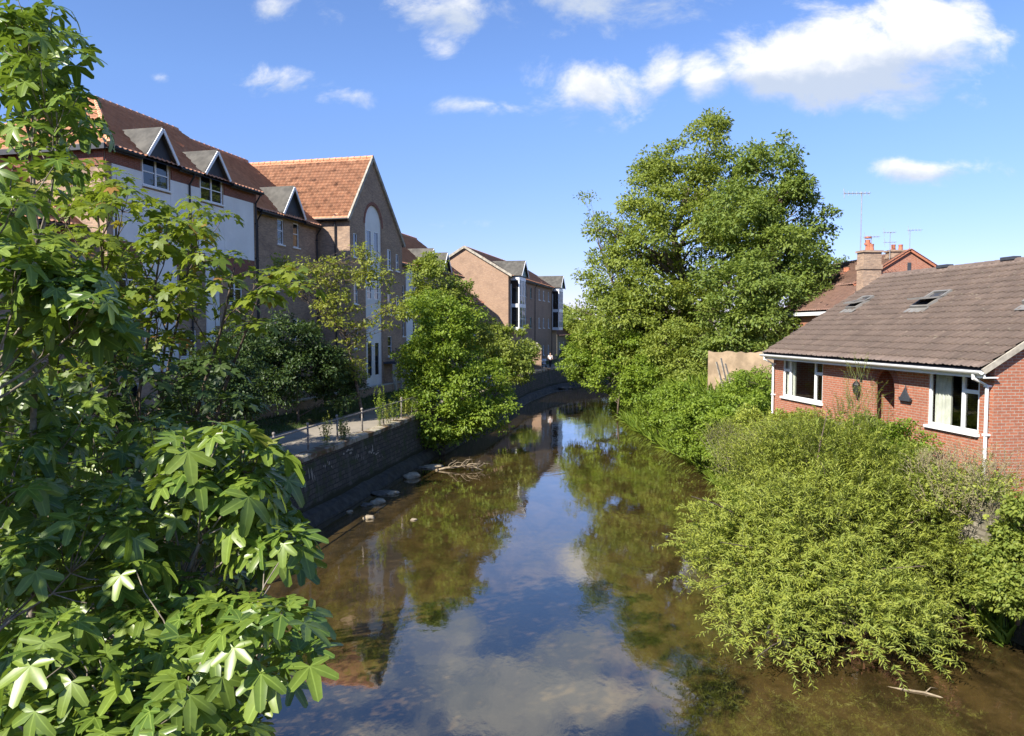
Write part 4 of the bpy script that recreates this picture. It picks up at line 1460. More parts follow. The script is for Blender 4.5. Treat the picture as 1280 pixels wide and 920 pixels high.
def aerial(px, py_top, py_bot, Y, arms, lab, wid=.03):
    t_, b_ = P(px, py_top, Y), P(px, py_bot, Y)
    rt = empty('tv_aerial', b_, 0, lab, 'aerial', 'television aerials on the terrace')
    h = t_.z - b_.z
    m = MB(); m.tube([(0, 0, 0), (0, 0, h)], wid, 6); m.build('mast', M['aluminium'], rt)
    a = MB()
    for (z, dx0, dx1, n) in arms:
        a.tube([(dx0, 0, h + z), (dx1, 0, h + z + .04)], wid * .7, 6)
        for i in range(n):
            x = dx0 + (dx1 - dx0) * i / max(1, n - 1)
            a.tube([(x, -.22, h + z + .02), (x, .22, h + z + .02)], wid * .45, 5)
            a.tube([(x, 0, h + z - .12), (x, 0, h + z + .14)], wid * .45, 5)
        a.tube([(dx0, 0, h + z - .28), (dx0 - .05, 0, h + z + .3)], wid * .6, 5)
    a.build('yagi', M['aluminium'], rt)


aerial(1075, 240, 335, 45.5, [(-.1, -1.05, .45, 7)], 'tallest television aerial on long mast over the terrace chimney', .035)
aerial(1089, 296, 316, 45.6, [(-.02, -.4, .42, 6)], 'short television aerial above the hooded chimney pot', .022)
aerial(1112, 290, 326, 50, [(-.05, -.4, .3, 5), (-.7, -.35, .35, 4)], 'double-armed television aerial between the two chimneys', .022)
aerial(1137, 288, 313, 49.6, [(-.0, -.1, .7, 5)], 'thin television aerial above the red brick gable apex', .022)
# ------------------------------------------------------------------ vegetation
def norm(a):
    return a / np.maximum(np.linalg.norm(a, axis=-1, keepdims=True), 1e-9)


def unit(n):
    return norm(rng.normal(size=(n, 3)))


# leaf templates: x across, y along the leaf, z normal
def tpl_simple(w=.30, fold=.10, droop=.12):
    V = np.array([(0, 0, 0), (w, .42, fold), (0, 1, -droop), (-w, .42, fold)], 'f')
    F = np.array([(0, 1, 2), (0, 2, 3)])
    return V, F


def tpl_oval(w=.3, fold=.08, droop=.15):
    V = np.array([(0, 0, 0), (w * .8, .25, fold), (w, .55, fold * .8), (0, 1, -droop), (-w, .55, fold * .8), (-w * .8, .25, fold), (0, .5, .0)], 'f')
    F = np.array([(0, 1, 6), (1, 2, 6), (2, 3, 6), (3, 4, 6), (4, 5, 6), (5, 0, 6)])
    return V, F


def tpl_lobed(angles, lengths, w1, w2, droop=.25, cup=.1, off=.0, round_=True):
    V, F = [], []
    for a, L in zip(angles, lengths):
        a = math.radians(a)
        d = np.array([math.sin(a), math.cos(a)]); n = np.array([d[1], -d[0]])
        rows = [(0, 0), (.40, w1), (.72, w2), (.93, w2 * .80 if round_ else w2 * .4), (1.0, 0)]
        b = len(V)
        for r, w in rows:
            for s in ((0,) if w == 0 else (-1, 0, 1)):
                p = d * r * L + n * s * w * L
                z = -droop * (r * L) ** 2 + cup * abs(s) * w * 1.2
                V.append((p[0], p[1] + off, z))
        # 0 | 1 2 3 | 4 5 6 | 7 8 9 | 10
        F += [(b, b + 2, b + 1), (b, b + 3, b + 2)]
        for q in (1, 4):
            F += [(b + q, b + q + 1, b + q + 4), (b + q, b + q + 4, b + q + 3), (b + q + 1, b + q + 2, b + q + 5), (b + q + 1, b + q + 5, b + q + 4)]
        F += [(b + 7, b + 8, b + 10), (b + 8, b + 9, b + 10)]
    return np.array(V, 'f'), np.array(F)


T_SIMPLE = tpl_simple()
T_OVAL = tpl_oval()
T_WILLOW = tpl_simple(.10, .03, .18)
T_FIG = tpl_lobed((-105, -52, 0, 52, 105), (.60, .86, 1.0, .86, .60), .20, .160, .10, .20)
T_FIG3 = tpl_lobed((-96, -50, 0, 50, 96), (.44, .78, 1.0, .78, .44), .215, .175, .16, .22)
T_FIG_D = tpl_lobed((-110, -50, 0, 55, 102), (.52, .88, 1.0, .80, .60), .19, .155, .32, .16)
RIB = np.array([0, 1, 0, 1, 1, 0, 1, 1, 0, 1, 0] * 5, 'f')
T_SYC = tpl_lobed((-105, -52, 0, 52, 105), (.5, .85, 1.0, .85, .5), .27, .17, .18, .06, round_=False)


def leaf_mesh(name, mat, parent, pos, dirs, nrm, size, tpl, rnd=None, origin=None):
    N = len(pos)
    y = norm(dirs)
    z = nrm - y * (nrm * y).sum(1, keepdims=True)
    z = norm(z)
    x = np.cross(y, z)
    tv, tf = tpl
    k = len(tv)
    V = pos[:, None] + size[:, None, None] * (tv[None, :, 0:1] * x[:, None] + tv[None, :, 1:2] * y[:, None] + tv[None, :, 2:3] * z[:, None])
    F = (tf[None] + (np.arange(N) * k)[:, None, None]).reshape(-1, 3)
    if rnd is None: rnd = rng.random(N)
    V = V.reshape(-1, 3)
    if origin is not None: V = V - np.array(origin)[None]
    return from_arrays(name, V, F, mat, parent, attr=np.repeat(rnd, k))


def multi_leaf(name, mat, parent, pos, dirs, nrm, size, tpls, origin, rnd=None):
    """one crown mesh out of several leaf shapes"""
    Vs, Fs, As, b = [], [], [], 0
    pick = rng.integers(0, len(tpls), len(pos))
    y = norm(dirs); z = norm(nrm - y * (nrm * y).sum(1, keepdims=True)); x = np.cross(y, z)
    if rnd is None: rnd = rng.random(len(pos))
    for i, (tv, tf) in enumerate(tpls):
        m = pick == i
        n = int(m.sum()); k = len(tv)
        V = pos[m][:, None] + size[m][:, None, None] * (tv[None, :, 0:1] * x[m][:, None] + tv[None, :, 1:2] * y[m][:, None] + tv[None, :, 2:3] * z[m][:, None])
        Vs.append(V.reshape(-1, 3)); Fs.append((tf[None] + (np.arange(n) * k)[:, None, None]).reshape(-1, 3) + b); b += n * k
        As.append(np.repeat(rnd[m], k))
    o = from_arrays(name, np.concatenate(Vs) - np.array(origin)[None], np.concatenate(Fs), mat, parent, attr=np.concatenate(As))
    if all(len(q[0]) == len(RIB) for q in tpls):
        a = o.data.attributes.new('rib', 'FLOAT', 'POINT')
        a.data.foreach_set('value', np.tile(RIB, len(pos)))
    return o


def curve_pts(a, c, sag=0.0, wob=0.0, n=6):
    a, c = Vector(a), Vector(c)
    L = (c - a).length
    out = []
    r1 = Vector((random.uniform(-1, 1), random.uniform(-1, 1), random.uniform(-1, 1))) * wob * L
    r2 = Vector((random.uniform(-1, 1), random.uniform(-1, 1), random.uniform(-1, 1))) * wob * L
    for i in range(n + 1):
        t = i / n
        p = a.lerp(c, t) + Vector((0, 0, sag * L * math.sin(PI * t))) + r1 * math.sin(PI * t) + r2 * math.sin(2 * PI * t) * .5
        out.append(p)
    return out


def tree(name, label, cat, base, blobs, nclump, crad, nleaf, lsize, mat, tpl=T_SIMPLE, trunk_r=.3, group=None, flat=.7, shell_=.55, bark='bark', droop=.25, axis_lean=(0, 0), limbs=40, multi=1, gap=0.0, up=.75):
    base = Vector(base)
    root = empty(name, base, 0, label, cat, group)
    B = np.array([[b[0], b[1], b[2]] for b in blobs])
    R = np.array([b[3] for b in blobs])
    pr = R ** 2; pr = pr / pr.sum()
    ch = rng.choice(len(blobs), nclump, p=pr)
    rad = shell_ + (1 - shell_) * rng.random(nclump) ** .6
    C = B[ch] + unit(nclump) * (R[ch] * rad)[:, None]
    C = C[C[:, 2] > base.z + .15]
    n = len(C)
    cr = crad * (0.6 + 0.8 * rng.random(n))
    per = np.maximum(6, (nleaf * cr ** 2 / (crad ** 2)).astype(int))
    ci = np.repeat(np.arange(n), per)
    N = len(ci)
    o = unit(N)
    o[:, 2] = np.where(o[:, 2] < -.2, -o[:, 2] * .4, o[:, 2])
    rr = rng.random(N) ** .45
    # clumps are made of sub sprays, so that their outline is ragged
    sub = rng.integers(0, 7, N)
    so_ = norm(rng.normal(size=(n, 7, 3)))
    o2 = norm(o * .75 + so_[ci, sub])
    off = o2 * (rr * cr[ci])[:, None]
    off[:, 2] *= flat
    pos = C[ci] + off
    out = norm(off)
    dirs = norm(out * .9 + rng.normal(size=(N, 3)) * .55 + np.array([0, 0, -droop]))
    nrm = norm(np.array([0, 0, up])[None] + out * .75 + rng.normal(size=(N, 3)) * .3)
    size = lsize * (0.6 + .8 * rng.random(N))
    rnd = np.clip(rng.random(N) * .7 + np.repeat(rng.random(n), per) * .45 - .08, 0, 1)
    leaf_mesh('crown', M[mat], root, pos, dirs, nrm, size, tpl, rnd, base)
    # trunk and limbs in one tapered mesh
    t = MB()
    top = Vector(B[np.argmax(B[:, 2])]); cen = Vector((B * pr[:, None]).sum(0))
    H = top.z - base.z
    ax = [Vector((0, 0, -.3)), Vector((0, 0, 0)) + Vector((0, 0, .3))]
    for f in (.2, .4, .6, .8, 1.0):
        p = base.lerp(cen, min(1, f * 1.5)) if f < .6 else cen.lerp(top, (f - .6) / .4)
        ax.append(Vector((p.x - base.x + random.uniform(-.02, .02) * H, p.y - base.y + random.uniform(-.02, .02) * H, f * H * .92)))
    rs = [trunk_r * 1.5, trunk_r * 1.1, trunk_r * .9, trunk_r * .68, trunk_r * .45, trunk_r * .25, trunk_r * .08]
    t.tube(ax, rs, 9)
    order = rng.permutation(n)[:limbs]
    for i in order:
        c = Vector(C[i]) - base
        hd = math.hypot(c.x, c.y)
        zs = max(.08 * H, min(.9 * H, c.z - .35 * hd - .05 * H))
        for (p, r0), (q, r1) in zip(list(zip(ax, rs)), list(zip(ax, rs))[1:]):
            if p.z <= zs <= q.z:
                f = (zs - p.z) / max(1e-6, q.z - p.z); s = p.lerp(q, f); r = (r0 + (r1 - r0) * f) * .5
                break
        else: continue
        pts = curve_pts(s, c, .04, .07, 7)
        t.tube(pts, [max(.008, r * (1 - .93 * k / 7)) for k in range(8)], 6)
        for k in range(3):
            a = pts[5]; e = c + Vector(unit(1)[0]) * float(cr[i]) * .9
            t.tube([a, a.lerp(e, .5) + Vector((0, 0, .05)), e], [max(.006, r * .2), max(.005, r * .12), .004], 4)
    t.build('trunk', M[bark], root, smooth=True)
    return root


def blob(px, py, rp, Y, dy=0.0):
    p = P(px, py, Y + dy)
    return (p.x, p.y, p.z, rp * Y / FPX)


def shoots(name, label, cat, origin, tips, starts, mat, lsize, tpl, spacing, bark='stem_green', stem_r=.006, group=None, ang=.7, sag=-.12, up=.5, drop=.0):
    """a bush of arching shoots with leaves set along them"""
    origin = Vector(origin)
    root = empty(name, origin, 0, label, cat, group)
    n = len(tips)
    d = tips - starts
    L = np.linalg.norm(d, axis=1)
    side = norm(np.cross(d, unit(n)))
    P_, D_, N_, A_ = [], [], [], []
    per = np.maximum(4, (L / spacing).astype(int))
    si = np.repeat(np.arange(n), per)
    k = np.concatenate([np.arange(m) for m in per])
    f = (k + .4 + .5 * rng.random(len(k))) / per[si]
    f = .12 + .88 * f
    bend = np.array([0, 0, 1.0])
    pos = starts[si] + d[si] * f[:, None] + side[si] * (.10 * L[si] * np.sin(PI * f))[:, None]
    pos[:, 2] += (-sag * L[si] * np.sin(PI * f)) - drop * L[si] * f ** 2.5
    tan = norm(d[si] + bend * (-sag * L[si] * PI * np.cos(PI * f) - drop * L[si] * 2.5 * f ** 1.5)[:, None])
    s1 = norm(np.cross(tan, np.array([0, 0, 1.0])[None] + rng.normal(size=(len(si), 3)) * .4))
    sg = np.where(k % 2 == 0, 1.0, -1.0)
    dirs = norm(tan * (1 - ang * .5) + s1 * (sg * ang)[:, None] + rng.normal(size=(len(si), 3)) * .22)
    nrm = norm(np.array([0, 0, up])[None] + rng.normal(size=(len(si), 3)) * .33 + .7 * norm(pos - np.array(origin)[None]))
    size = lsize * (.65 + .6 * rng.random(len(si))) * (1.05 - .4 * f)
    rnd = np.clip(rng.random(len(si)) * .6 + np.repeat(rng.random(n), per) * .4 + .12 * f, 0, 1)
    leaf_mesh('foliage', M[mat], root, pos, dirs, nrm, size, tpl, rnd, origin)
    # stems: three-sided thin tubes, one mesh
    m = n
    V, F = [], []
    ks = np.linspace(0, 1, 4)
    for j in range(4):
        ff = ks[j]
        c = starts + d * ff + side * (.10 * L * math.sin(PI * ff))[:, None]
        c[:, 2] += -sag * L * math.sin(PI * ff) - drop * L * ff ** 2.5
        r = stem_r * (1 - .75 * ff)
        e1 = norm(np.cross(d, np.array([0.3, .2, 1.0])[None])); e2 = norm(np.cross(d, e1))
        for q in range(3):
            V.append(c + e1 * r * math.cos(q * 2.094) + e2 * r * math.sin(q * 2.094))
    V = np.stack(V, 1)
    tmpl = []
    for j in range(3):
        for q in range(3):
            q2 = (q + 1) % 3
            tmpl.append((j * 3 + q, j * 3 + q2, (j + 1) * 3 + q2, (j + 1) * 3 + q))
    F = (np.array(tmpl)[None] + (np.arange(m) * 12)[:, None, None]).reshape(-1, 4)
    from_arrays('stems', V.reshape(-1, 3) - np.array(origin)[None], F, M[bark], root)
    return root


def dome_shoots(blobs, n, L, out=.8, upw=.7, inner=.55):
    """shoot starts and tips over the shells of the blobs"""
    B = np.array([b[:3] for b in blobs]); R = np.array([b[3] for b in blobs])
    pr = R ** 2 / (R ** 2).sum()
    ch = rng.choice(len(blobs), n, p=pr)
    u = unit(n); u[:, 2] = np.where(u[:, 2] < -.35, -u[:, 2], u[:, 2])
    rad = inner + (1 - inner) * rng.random(n) ** .5
    s = B[ch] + u * (R[ch] * rad)[:, None]
    dd = norm(u * out + np.array([0, 0, upw])[None] + rng.normal(size=(n, 3)) * .35)
    ln = L * (.55 + .8 * rng.random(n))
    return s, s + dd * ln[:, None]


M['leaf_fig'] = leaf_mat('leaf_fig', (0.135, 0.215, 0.032), .26, .36, .5, .45, young=(0.25, 0.27, 0.05), young_amt=.012, veins=True)
M['leaf_syc'] = leaf_mat('leaf_syc', (0.180, 0.245, 0.034), .38, .48, .3, .35, young=(0.36, 0.18, 0.05), young_amt=.03)
M['leaf_tree'] = leaf_mat('leaf_tree', (0.225, 0.285, 0.055), .38, .5, .25, .3)
M['leaf_tree_dark'] = leaf_mat('leaf_tree_dark', (0.185, 0.255, 0.055), .38, .48, .25, .3)
M['leaf_bright'] = leaf_mat('leaf_bright', (0.195, 0.285, 0.036), .38, .48, .3, .3)
M['leaf_willow'] = leaf_mat('leaf_willow', (0.275, 0.335, 0.060), .34, .48, .3, .32)
M['leaf_pale'] = leaf_mat('leaf_pale', (0.240, 0.280, 0.050), .4, .5, .3, .3)
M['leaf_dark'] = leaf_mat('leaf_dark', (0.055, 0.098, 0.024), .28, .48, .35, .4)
M['leaf_dry'] = leaf_mat('leaf_dry', (0.34, 0.33, 0.17), .3, .6, .2, .3)

# ---------------- big trees on the right bank
def onbank(x, y): return 3.5


GT = 'big trees on the right bank'
p = P(868, 470, 63)
tree('ash_tree', 'tallest loose-crowned tree overhanging the river beyond the bungalow', 'tree', (p.x, 63, 3.3),
     [blob(880, 185, 42, 63), blob(905, 230, 52, 63), blob(845, 235, 55, 62), blob(800, 300, 52, 61), blob(768, 350, 40, 61), blob(850, 320, 80, 60), blob(785, 405, 55, 60), blob(835, 400, 62, 58), blob(760, 440, 38, 60), blob(905, 320, 60, 60),
      blob(885, 160, 20, 63), blob(820, 215, 26, 62), blob(735, 430, 28, 61), blob(760, 300, 24, 61)],
     310, 1.15, 225, .26, 'leaf_tree', trunk_r=.55, group=GT, flat=.88, limbs=90)
p = P(745, 245, 62)
tree('sparse_tree', 'sparse wispy tree top sticking out left of the tallest tree', 'tree', (P(800, 470, 65).x, 65, 3.0),
     [blob(742, 246, 24, 65), blob(770, 275, 24, 65), blob(752, 285, 20, 65), blob(790, 330, 30, 65), blob(735, 395, 20, 64)], 34, .9, 60, .22, 'leaf_tree', trunk_r=.22, group=GT, limbs=34, shell_=.3)
p = P(930, 470, 55)
tree('sycamore_tree', 'dark green spreading sycamore behind the tan garden wall', 'tree', (p.x, 54, 3.4),
     [blob(955, 225, 44, 55), blob(985, 260, 40, 55), blob(930, 280, 50, 55), blob(975, 330, 50, 54), blob(1005, 290, 26, 55), blob(1022, 272, 18, 55), blob(1018, 325, 22, 54), blob(1000, 365, 26, 53), blob(925, 370, 52, 52), blob(968, 400, 36, 52), blob(945, 415, 36, 50), blob(905, 425, 30, 51), blob(960, 195, 24, 56), blob(1000, 235, 20, 55), blob(995, 345, 26, 54)],
     225, 1.05, 210, .25, 'leaf_tree_dark', trunk_r=.42, group=GT, flat=.75, limbs=80)
GB = 'bushes along the right bank'
def bush(label, blobs, nclump, crad, nleaf, lsize, mat, base_z=None, base=None, name='bush', group=GB, tpl=T_SIMPLE, trunk_r=.06, **k):
    c = np.array(blobs)
    if base is None: base = (float(c[:, 0].mean()), float(c[:, 1].mean()), base_z)
    return tree(name, label, 'bush', base, blobs, nclump, crad, nleaf, lsize, mat, tpl, trunk_r, group, bark='bark', limbs=14, shell_=.5, **k)


bush('light green bush hanging low over the water below the tallest tree', [blob(740, 440, 32, 60), blob(768, 470, 34, 58), blob(800, 455, 36, 57), blob(825, 485, 30, 54), blob(790, 490, 20, 56), blob(722, 452, 22, 61)], 120, .8, 170, .2, 'leaf_bright', .6)
bush('glossy ivy-like bush beneath the big tree trunks', [blob(850, 460, 40, 54), blob(880, 440, 34, 54), blob(838, 430, 34, 55), blob(870, 485, 26, 50)], 90, .75, 160, .2, 'leaf_tree', 1.8)
bush('rounded mid green shrub standing left of the tan wall', [blob(835, 515, 30, 47), blob(860, 505, 30, 45), blob(815, 508, 20, 49)], 60, .6, 160, .17, 'leaf_bright', .8)
bush('low clipped shrub in front of the tan wall near bungalow corner', [blob(945, 482, 22, 38), blob(925, 480, 20, 39), blob(960, 478, 14, 36)], 46, .42, 130, .12, 'leaf_bright', 2.6)
bush('bright leafy bush on the bank edge right of open water', [blob(880, 530, 36, 36), blob(905, 545, 34, 34), blob(855, 540, 28, 38), blob(925, 515, 30, 34), blob(900, 508, 24, 37), blob(885, 565, 26, 35), blob(862, 555, 22, 38), blob(845, 545, 20, 42), blob(828, 532, 18, 46), blob(915, 575, 26, 32)], 180, .55, 170, .14, 'leaf_bright', 1.0)
bush('leafy bush under the bungalow left window', [blob(960, 545, 32, 28), blob(990, 552, 34, 26), blob(935, 548, 30, 30)], 110, .45, 170, .11, 'leaf_willow', 1.4)
bush('dark green bush between garden wall stubs and porch', [blob(1100, 560, 34, 20), blob(1130, 555, 26, 19.5), blob(1085, 545, 20, 21)], 70, .3, 150, .085, 'leaf_bright', 2.0)
bush('dark leafy bush at the right picture edge above the water', [blob(1292, 660, 40, 15), blob(1272, 700, 40, 15.2), blob(1290, 720, 46, 14.8), blob(1275, 755, 34, 14.8), blob(1245, 735, 30, 15.2)], 150, .3, 150, .09, 'leaf_tree', 1.2, trunk_r=.03)

# poplars behind the terrace
for k, (px, py, rp, lab) in enumerate(((1048, 345, 13, 'upright grey-green tree top behind the terrace roofs'), (1026, 352, 12, 'small tree top between big sycamore and upright tree'))):
    tree('poplar_tree', lab, 'tree', (P(px, 400, 85).x, 85, 2.4), [blob(px, py - 14, rp * .8, 85), blob(px + 2, py + 4, rp, 85), blob(px - 2, py + 24, rp * 1.1, 85)], 50, .6, 60, .25, 'leaf_tree_dark', trunk_r=.2, limbs=10, group='tree tops behind the terrace', flat=1.1)
# far trees in the gap
for px, py, rp, Y, lab in ((712, 400, 17, 140, 'rounded far tree in the gap beyond cottage roof'), (735, 385, 18, 135, 'taller far tree half hidden by the tallest tree'), (700, 392, 12, 150, 'hazy small tree touching the farthest block')):
    tree('far_tree', lab, 'tree', (P(px, 440, Y).x, Y, 2.2), [blob(px, py, rp, Y), blob(px - rp * .6, py + rp, rp, Y), blob(px + rp * .6, py + rp, rp, Y), blob(px, py + rp * 1.7, rp, Y)], 60, 1.3, 60, .5, 'leaf_tree', trunk_r=.3, limbs=8, group='far trees beyond the path')

for px, py, rp, Y in ((775, 402, 22, 112), (825, 400, 22, 108), (880, 402, 22, 104)):
    tree('far_tree', 'far tree glimpsed only through gaps low in the crown of the tallest tree', 'tree', (P(px, 440, Y).x, Y, 2.2), [blob(px, py, rp, Y), blob(px - rp, py + rp * .8, rp, Y), blob(px + rp, py + rp * .8, rp, Y)], 60, 1.3, 60, .5, 'leaf_tree_dark', trunk_r=.3, limbs=8, group='far trees behind the tallest tree')

# ---------------- riverside trees on the left
GL = 'trees and bushes growing at the left wall'
wp = wall_at(41)
bush('bright round bush at the wall foot overhanging the river', [blob(560, 440, 50, 41.5), blob(555, 500, 52, 41), blob(600, 485, 40, 41.5), blob(530, 460, 34, 42), blob(580, 530, 34, 40.8), blob(545, 545, 24, 40.6), blob(610, 515, 26, 41), blob(545, 405, 38, 42), blob(575, 395, 24, 42)], 210, .72, 190, .17, 'leaf_bright', base=(wp.x + .9, 41, .1), group=GL, trunk_r=.14)
bush('taller darker bush behind the bright riverside bush', [blob(545, 350, 26, 45), blob(565, 380, 30, 45), blob(530, 385, 26, 45), blob(590, 420, 28, 46), blob(540, 330, 13, 45)], 95, .62, 150, .17, 'leaf_tree', base=(wall_at(45).x - .8, 45, 2.4), group=GL, trunk_r=.14)
bush('spreading bush on the path edge beyond the round bush', [blob(635, 450, 28, 58), blob(655, 440, 16, 60), blob(612, 445, 22, 57), blob(640, 470, 20, 58), blob(600, 425, 14, 57), blob(628, 412, 9, 58)], 70, .7, 140, .2, 'leaf_tree', base=(wall_at(58).x - .5, 58, 2.4), group=GL)
bush('small upright shrub beside the brick gate pier', [blob(655, 415, 7, 80), blob(662, 440, 10, 80), blob(650, 445, 12, 78)], 26, .6, 90, .24, 'leaf_tree', base_z=2.4, group=GL)
# slender tree in front of the tall gable
p = P(452, 500, 38)
tree('slender_tree', 'slender young tree with airy pale leaves in front of tall gable', 'tree', (p.x, 38, PATHZ),
     [blob(365, 350, 24, 38), blob(400, 345, 30, 38), blob(440, 335, 28, 38), blob(472, 345, 20, 38), blob(492, 385, 15, 38), blob(420, 385, 30, 37.5), blob(455, 400, 26, 38), blob(345, 325, 14, 38), blob(440, 440, 22, 38), blob(445, 465, 12, 38), blob(485, 410, 14, 38)],
     115, .55, 40, .17, 'leaf_pale', trunk_r=.09, bark='bark', shell_=.35, limbs=90, flat=.55)
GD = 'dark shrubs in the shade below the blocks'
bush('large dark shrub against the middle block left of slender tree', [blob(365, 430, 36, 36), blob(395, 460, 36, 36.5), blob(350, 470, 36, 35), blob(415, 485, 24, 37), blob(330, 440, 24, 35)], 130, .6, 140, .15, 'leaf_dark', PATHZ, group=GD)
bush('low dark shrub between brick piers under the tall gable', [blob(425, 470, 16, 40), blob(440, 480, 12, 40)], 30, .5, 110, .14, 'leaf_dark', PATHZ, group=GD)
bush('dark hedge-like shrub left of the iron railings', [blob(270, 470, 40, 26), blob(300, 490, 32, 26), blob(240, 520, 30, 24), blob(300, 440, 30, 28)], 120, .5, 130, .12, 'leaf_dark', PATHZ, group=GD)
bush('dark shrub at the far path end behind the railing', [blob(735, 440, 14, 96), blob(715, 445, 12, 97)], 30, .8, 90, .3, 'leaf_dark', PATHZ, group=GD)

# ---------------- willows at the right
Y0 = 17.5
wb = [blob(930, 730, 60, 16.5), blob(1000, 690, 85, 17.0), blob(1085, 670, 85, 17.5), blob(1010, 610, 70, 19), blob(1100, 620, 60, 18.5), blob(1170, 680, 70, 17.2), blob(960, 790, 60, 15.6), blob(1060, 770, 70, 15.6), blob(1120, 800, 55, 15.2), blob(1215, 650, 46, 17.5),
      blob(960, 610, 46, 19.5), blob(1050, 575, 34, 20), blob(905, 690, 40, 17), blob(1195, 740, 45, 16)]
s, tip = dome_shoots(wb, 4600, .85, .8, .55, .3)
ok = (s[:, 2] > .25) & (tip[:, 2] > .12)
shoots('willow_shrub', 'large yellow-green willow shrub spilling into the river at lower right', 'shrub', (7.4, 17.3, 0.0), tip[ok], s[ok], 'leaf_willow', .16, T_WILLOW, .036, group=None, drop=.22)
# its main stems
wr = [o for o in bpy.data.objects if o.name.startswith('willow_shrub')][0]
b = MB()
for k in range(46):
    e = Vector(tip[ok][rng.integers(0, ok.sum())])
    a = Vector((7.4 + random.uniform(-.8, .9), 17.3 + random.uniform(-.6, .8), -.1))
    b.tube([q - Vector((7.4, 17.3, 0)) for q in curve_pts(a, e, .1, .06, 6)], [.04 * (1 - .13 * i) for i in range(7)], 5)
b.build('branches', M['bark'], wr)
wb2 = [blob(850, 520, 26, 38), blob(890, 500, 22, 38)]
wb3 = [blob(1076, 510, 20, 20), blob(1072, 480, 14, 20.5), blob(1090, 535, 22, 19.5), blob(1060, 530, 24, 21)]
s, tip = dome_shoots(wb3, 150, .55, .4, 1.0, .2)
shoots('tall_weed_clump', 'tall thin brownish shoots standing in front of the arched porch', 'plant', (8.9, 20.0, 3.0), tip, s, 'leaf_pale', .075, T_WILLOW, .05, drop=0)
wb4 = [blob(930, 590, 34, 24), blob(965, 580, 40, 23), blob(1010, 570, 36, 22), blob(905, 560, 22, 28), blob(1040, 575, 30, 21)]
s, tip = dome_shoots(wb4, 1300, .6, .6, .8, .3)
ok = s[:, 2] > .3
shoots('willow_shrub', 'greyer willow shrub behind the large one, reaching the bungalow wall stubs', 'shrub', (8.4, 23.5, 1.0), tip[ok], s[ok], 'leaf_willow', .12, T_WILLOW, .04, bark='bark_pale', drop=.05)
wb5 = [blob(1200, 600, 34, 16.2), blob(1240, 605, 36, 15.6), blob(1165, 605, 34, 16.6), blob(1215, 640, 34, 15.8), blob(1180, 635, 30, 16)]
s, tip = dome_shoots(wb5, 420, .42, .5, .8, .2)
wb6 = [blob(1180, 635, 34, 16.3), blob(1235, 640, 34, 15.7), blob(1150, 610, 24, 17.2)]
s2, tip2 = dome_shoots(wb6, 230, .5, .5, .8, .25)
shoots('nettle_clump', 'green nettle-like weeds mixed with dry stems under the bungalow right window', 'plant', (10.4, 16.4, 2.2), tip2, s2, 'leaf_willow', .10, T_OVAL, .06, drop=.05)
shoots('dry_plant_clump', 'clump of dry straw-coloured stems on the bank below the right window', 'plant', (10.6, 17, 2.5), tip, s, 'leaf_dry', .08, T_WILLOW, .06, bark='driftwood', drop=.1)

# rough grass and nettles covering the right bank
n = 52000
idx = rng.integers(0, len(E2), n)
E2a = np.array([(p.x, p.y) for p in E2]); ENa = np.array([(p.x, p.y) for p in EN])
keep = (E2a[idx, 1] > 9) & (E2a[idx, 1] < 80)
idx = idx[keep]; n = len(idx)
o = -.15 + 5.0 * rng.random(n) ** 1.9
zz = np.interp(o, [q[0] for q in prof], [q[1] for q in prof])
st = np.stack([E2a[idx, 0] - ENa[idx, 0] * o + rng.normal(0, .5, n) * 0, E2a[idx, 1] - ENa[idx, 1] * o + rng.uniform(-.6, .6, n), zz - .05], 1)
mwi = mw.inverted()
loc = np.array([tuple(mwi @ Vector(q)) for q in st])
inside = (loc[:, 0] > -.3) & (loc[:, 0] < HL + .3) & (loc[:, 1] > -.15)
st = st[~inside]; n = len(st)
dirs = norm(np.stack([rng.normal(-.35, .5, n), rng.normal(0, .45, n), np.ones(n)], 1))
go = leaf_mesh('grass', M['leaf_bright'], None, st, dirs, unit(n), .35 + .6 * rng.random(n) ** 1.5, tpl_simple(.05, .01, .3))
tag(go, kind='stuff')
n = 16000
yy = rng.uniform(14, 70, n); oo = rng.uniform(3.7, 10, n)
wx = np.array([wall_at(y).x for y in yy])
st = np.stack([wx - oo, yy, np.full(n, PATHZ - .03)], 1)
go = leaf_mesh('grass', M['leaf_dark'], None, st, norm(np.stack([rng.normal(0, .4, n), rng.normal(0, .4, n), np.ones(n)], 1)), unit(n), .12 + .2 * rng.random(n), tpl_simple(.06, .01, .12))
tag(go, kind='stuff')

# ---------------- weeds on the wall top
GW = 'weeds growing on the river wall'
for k, (px, py, hpx, wpx, lab) in enumerate(((402, 556, 42, 8, 'bushy pale weed right of the second visible railing post'), (418, 549, 36, 6, 'thin weed just before the third railing post'), (426, 548, 20, 6, 'short weed at the foot of the third railing post'), (456, 532, 52, 6, 'tallest weed climbing a railing post'), (466, 529, 28, 9, 'spreading weed right of the tallest weed'), (474, 526, 24, 8, 'low weed between railing posts further along'), (487, 521, 26, 10, 'wide weed in the last railing bay'), (496, 517, 26, 6, 'weed at the last railing post'))):
    q = PZ(px, py, PATHZ + .02)
    y = q.y; x = wall_at(y).x - .2
    h = hpx * y / FPX; r_ = wpx * y / FPX
    n = 16
    s = np.stack([x + rng.normal(0, r_ * .3, n), y + rng.normal(0, r_ * .3, n), np.full(n, PATHZ)], 1)
    tp = s + np.stack([rng.normal(0, r_ * .5, n), rng.normal(0, r_ * .5, n), h * (.55 + .5 * rng.random(n))], 1)
    shoots('weed', lab, 'weed', (x, y, PATHZ), tp, s, 'leaf_pale' if k % 2 == 0 else 'leaf_bright', .12, T_OVAL, .07, group=GW, ang=.9)

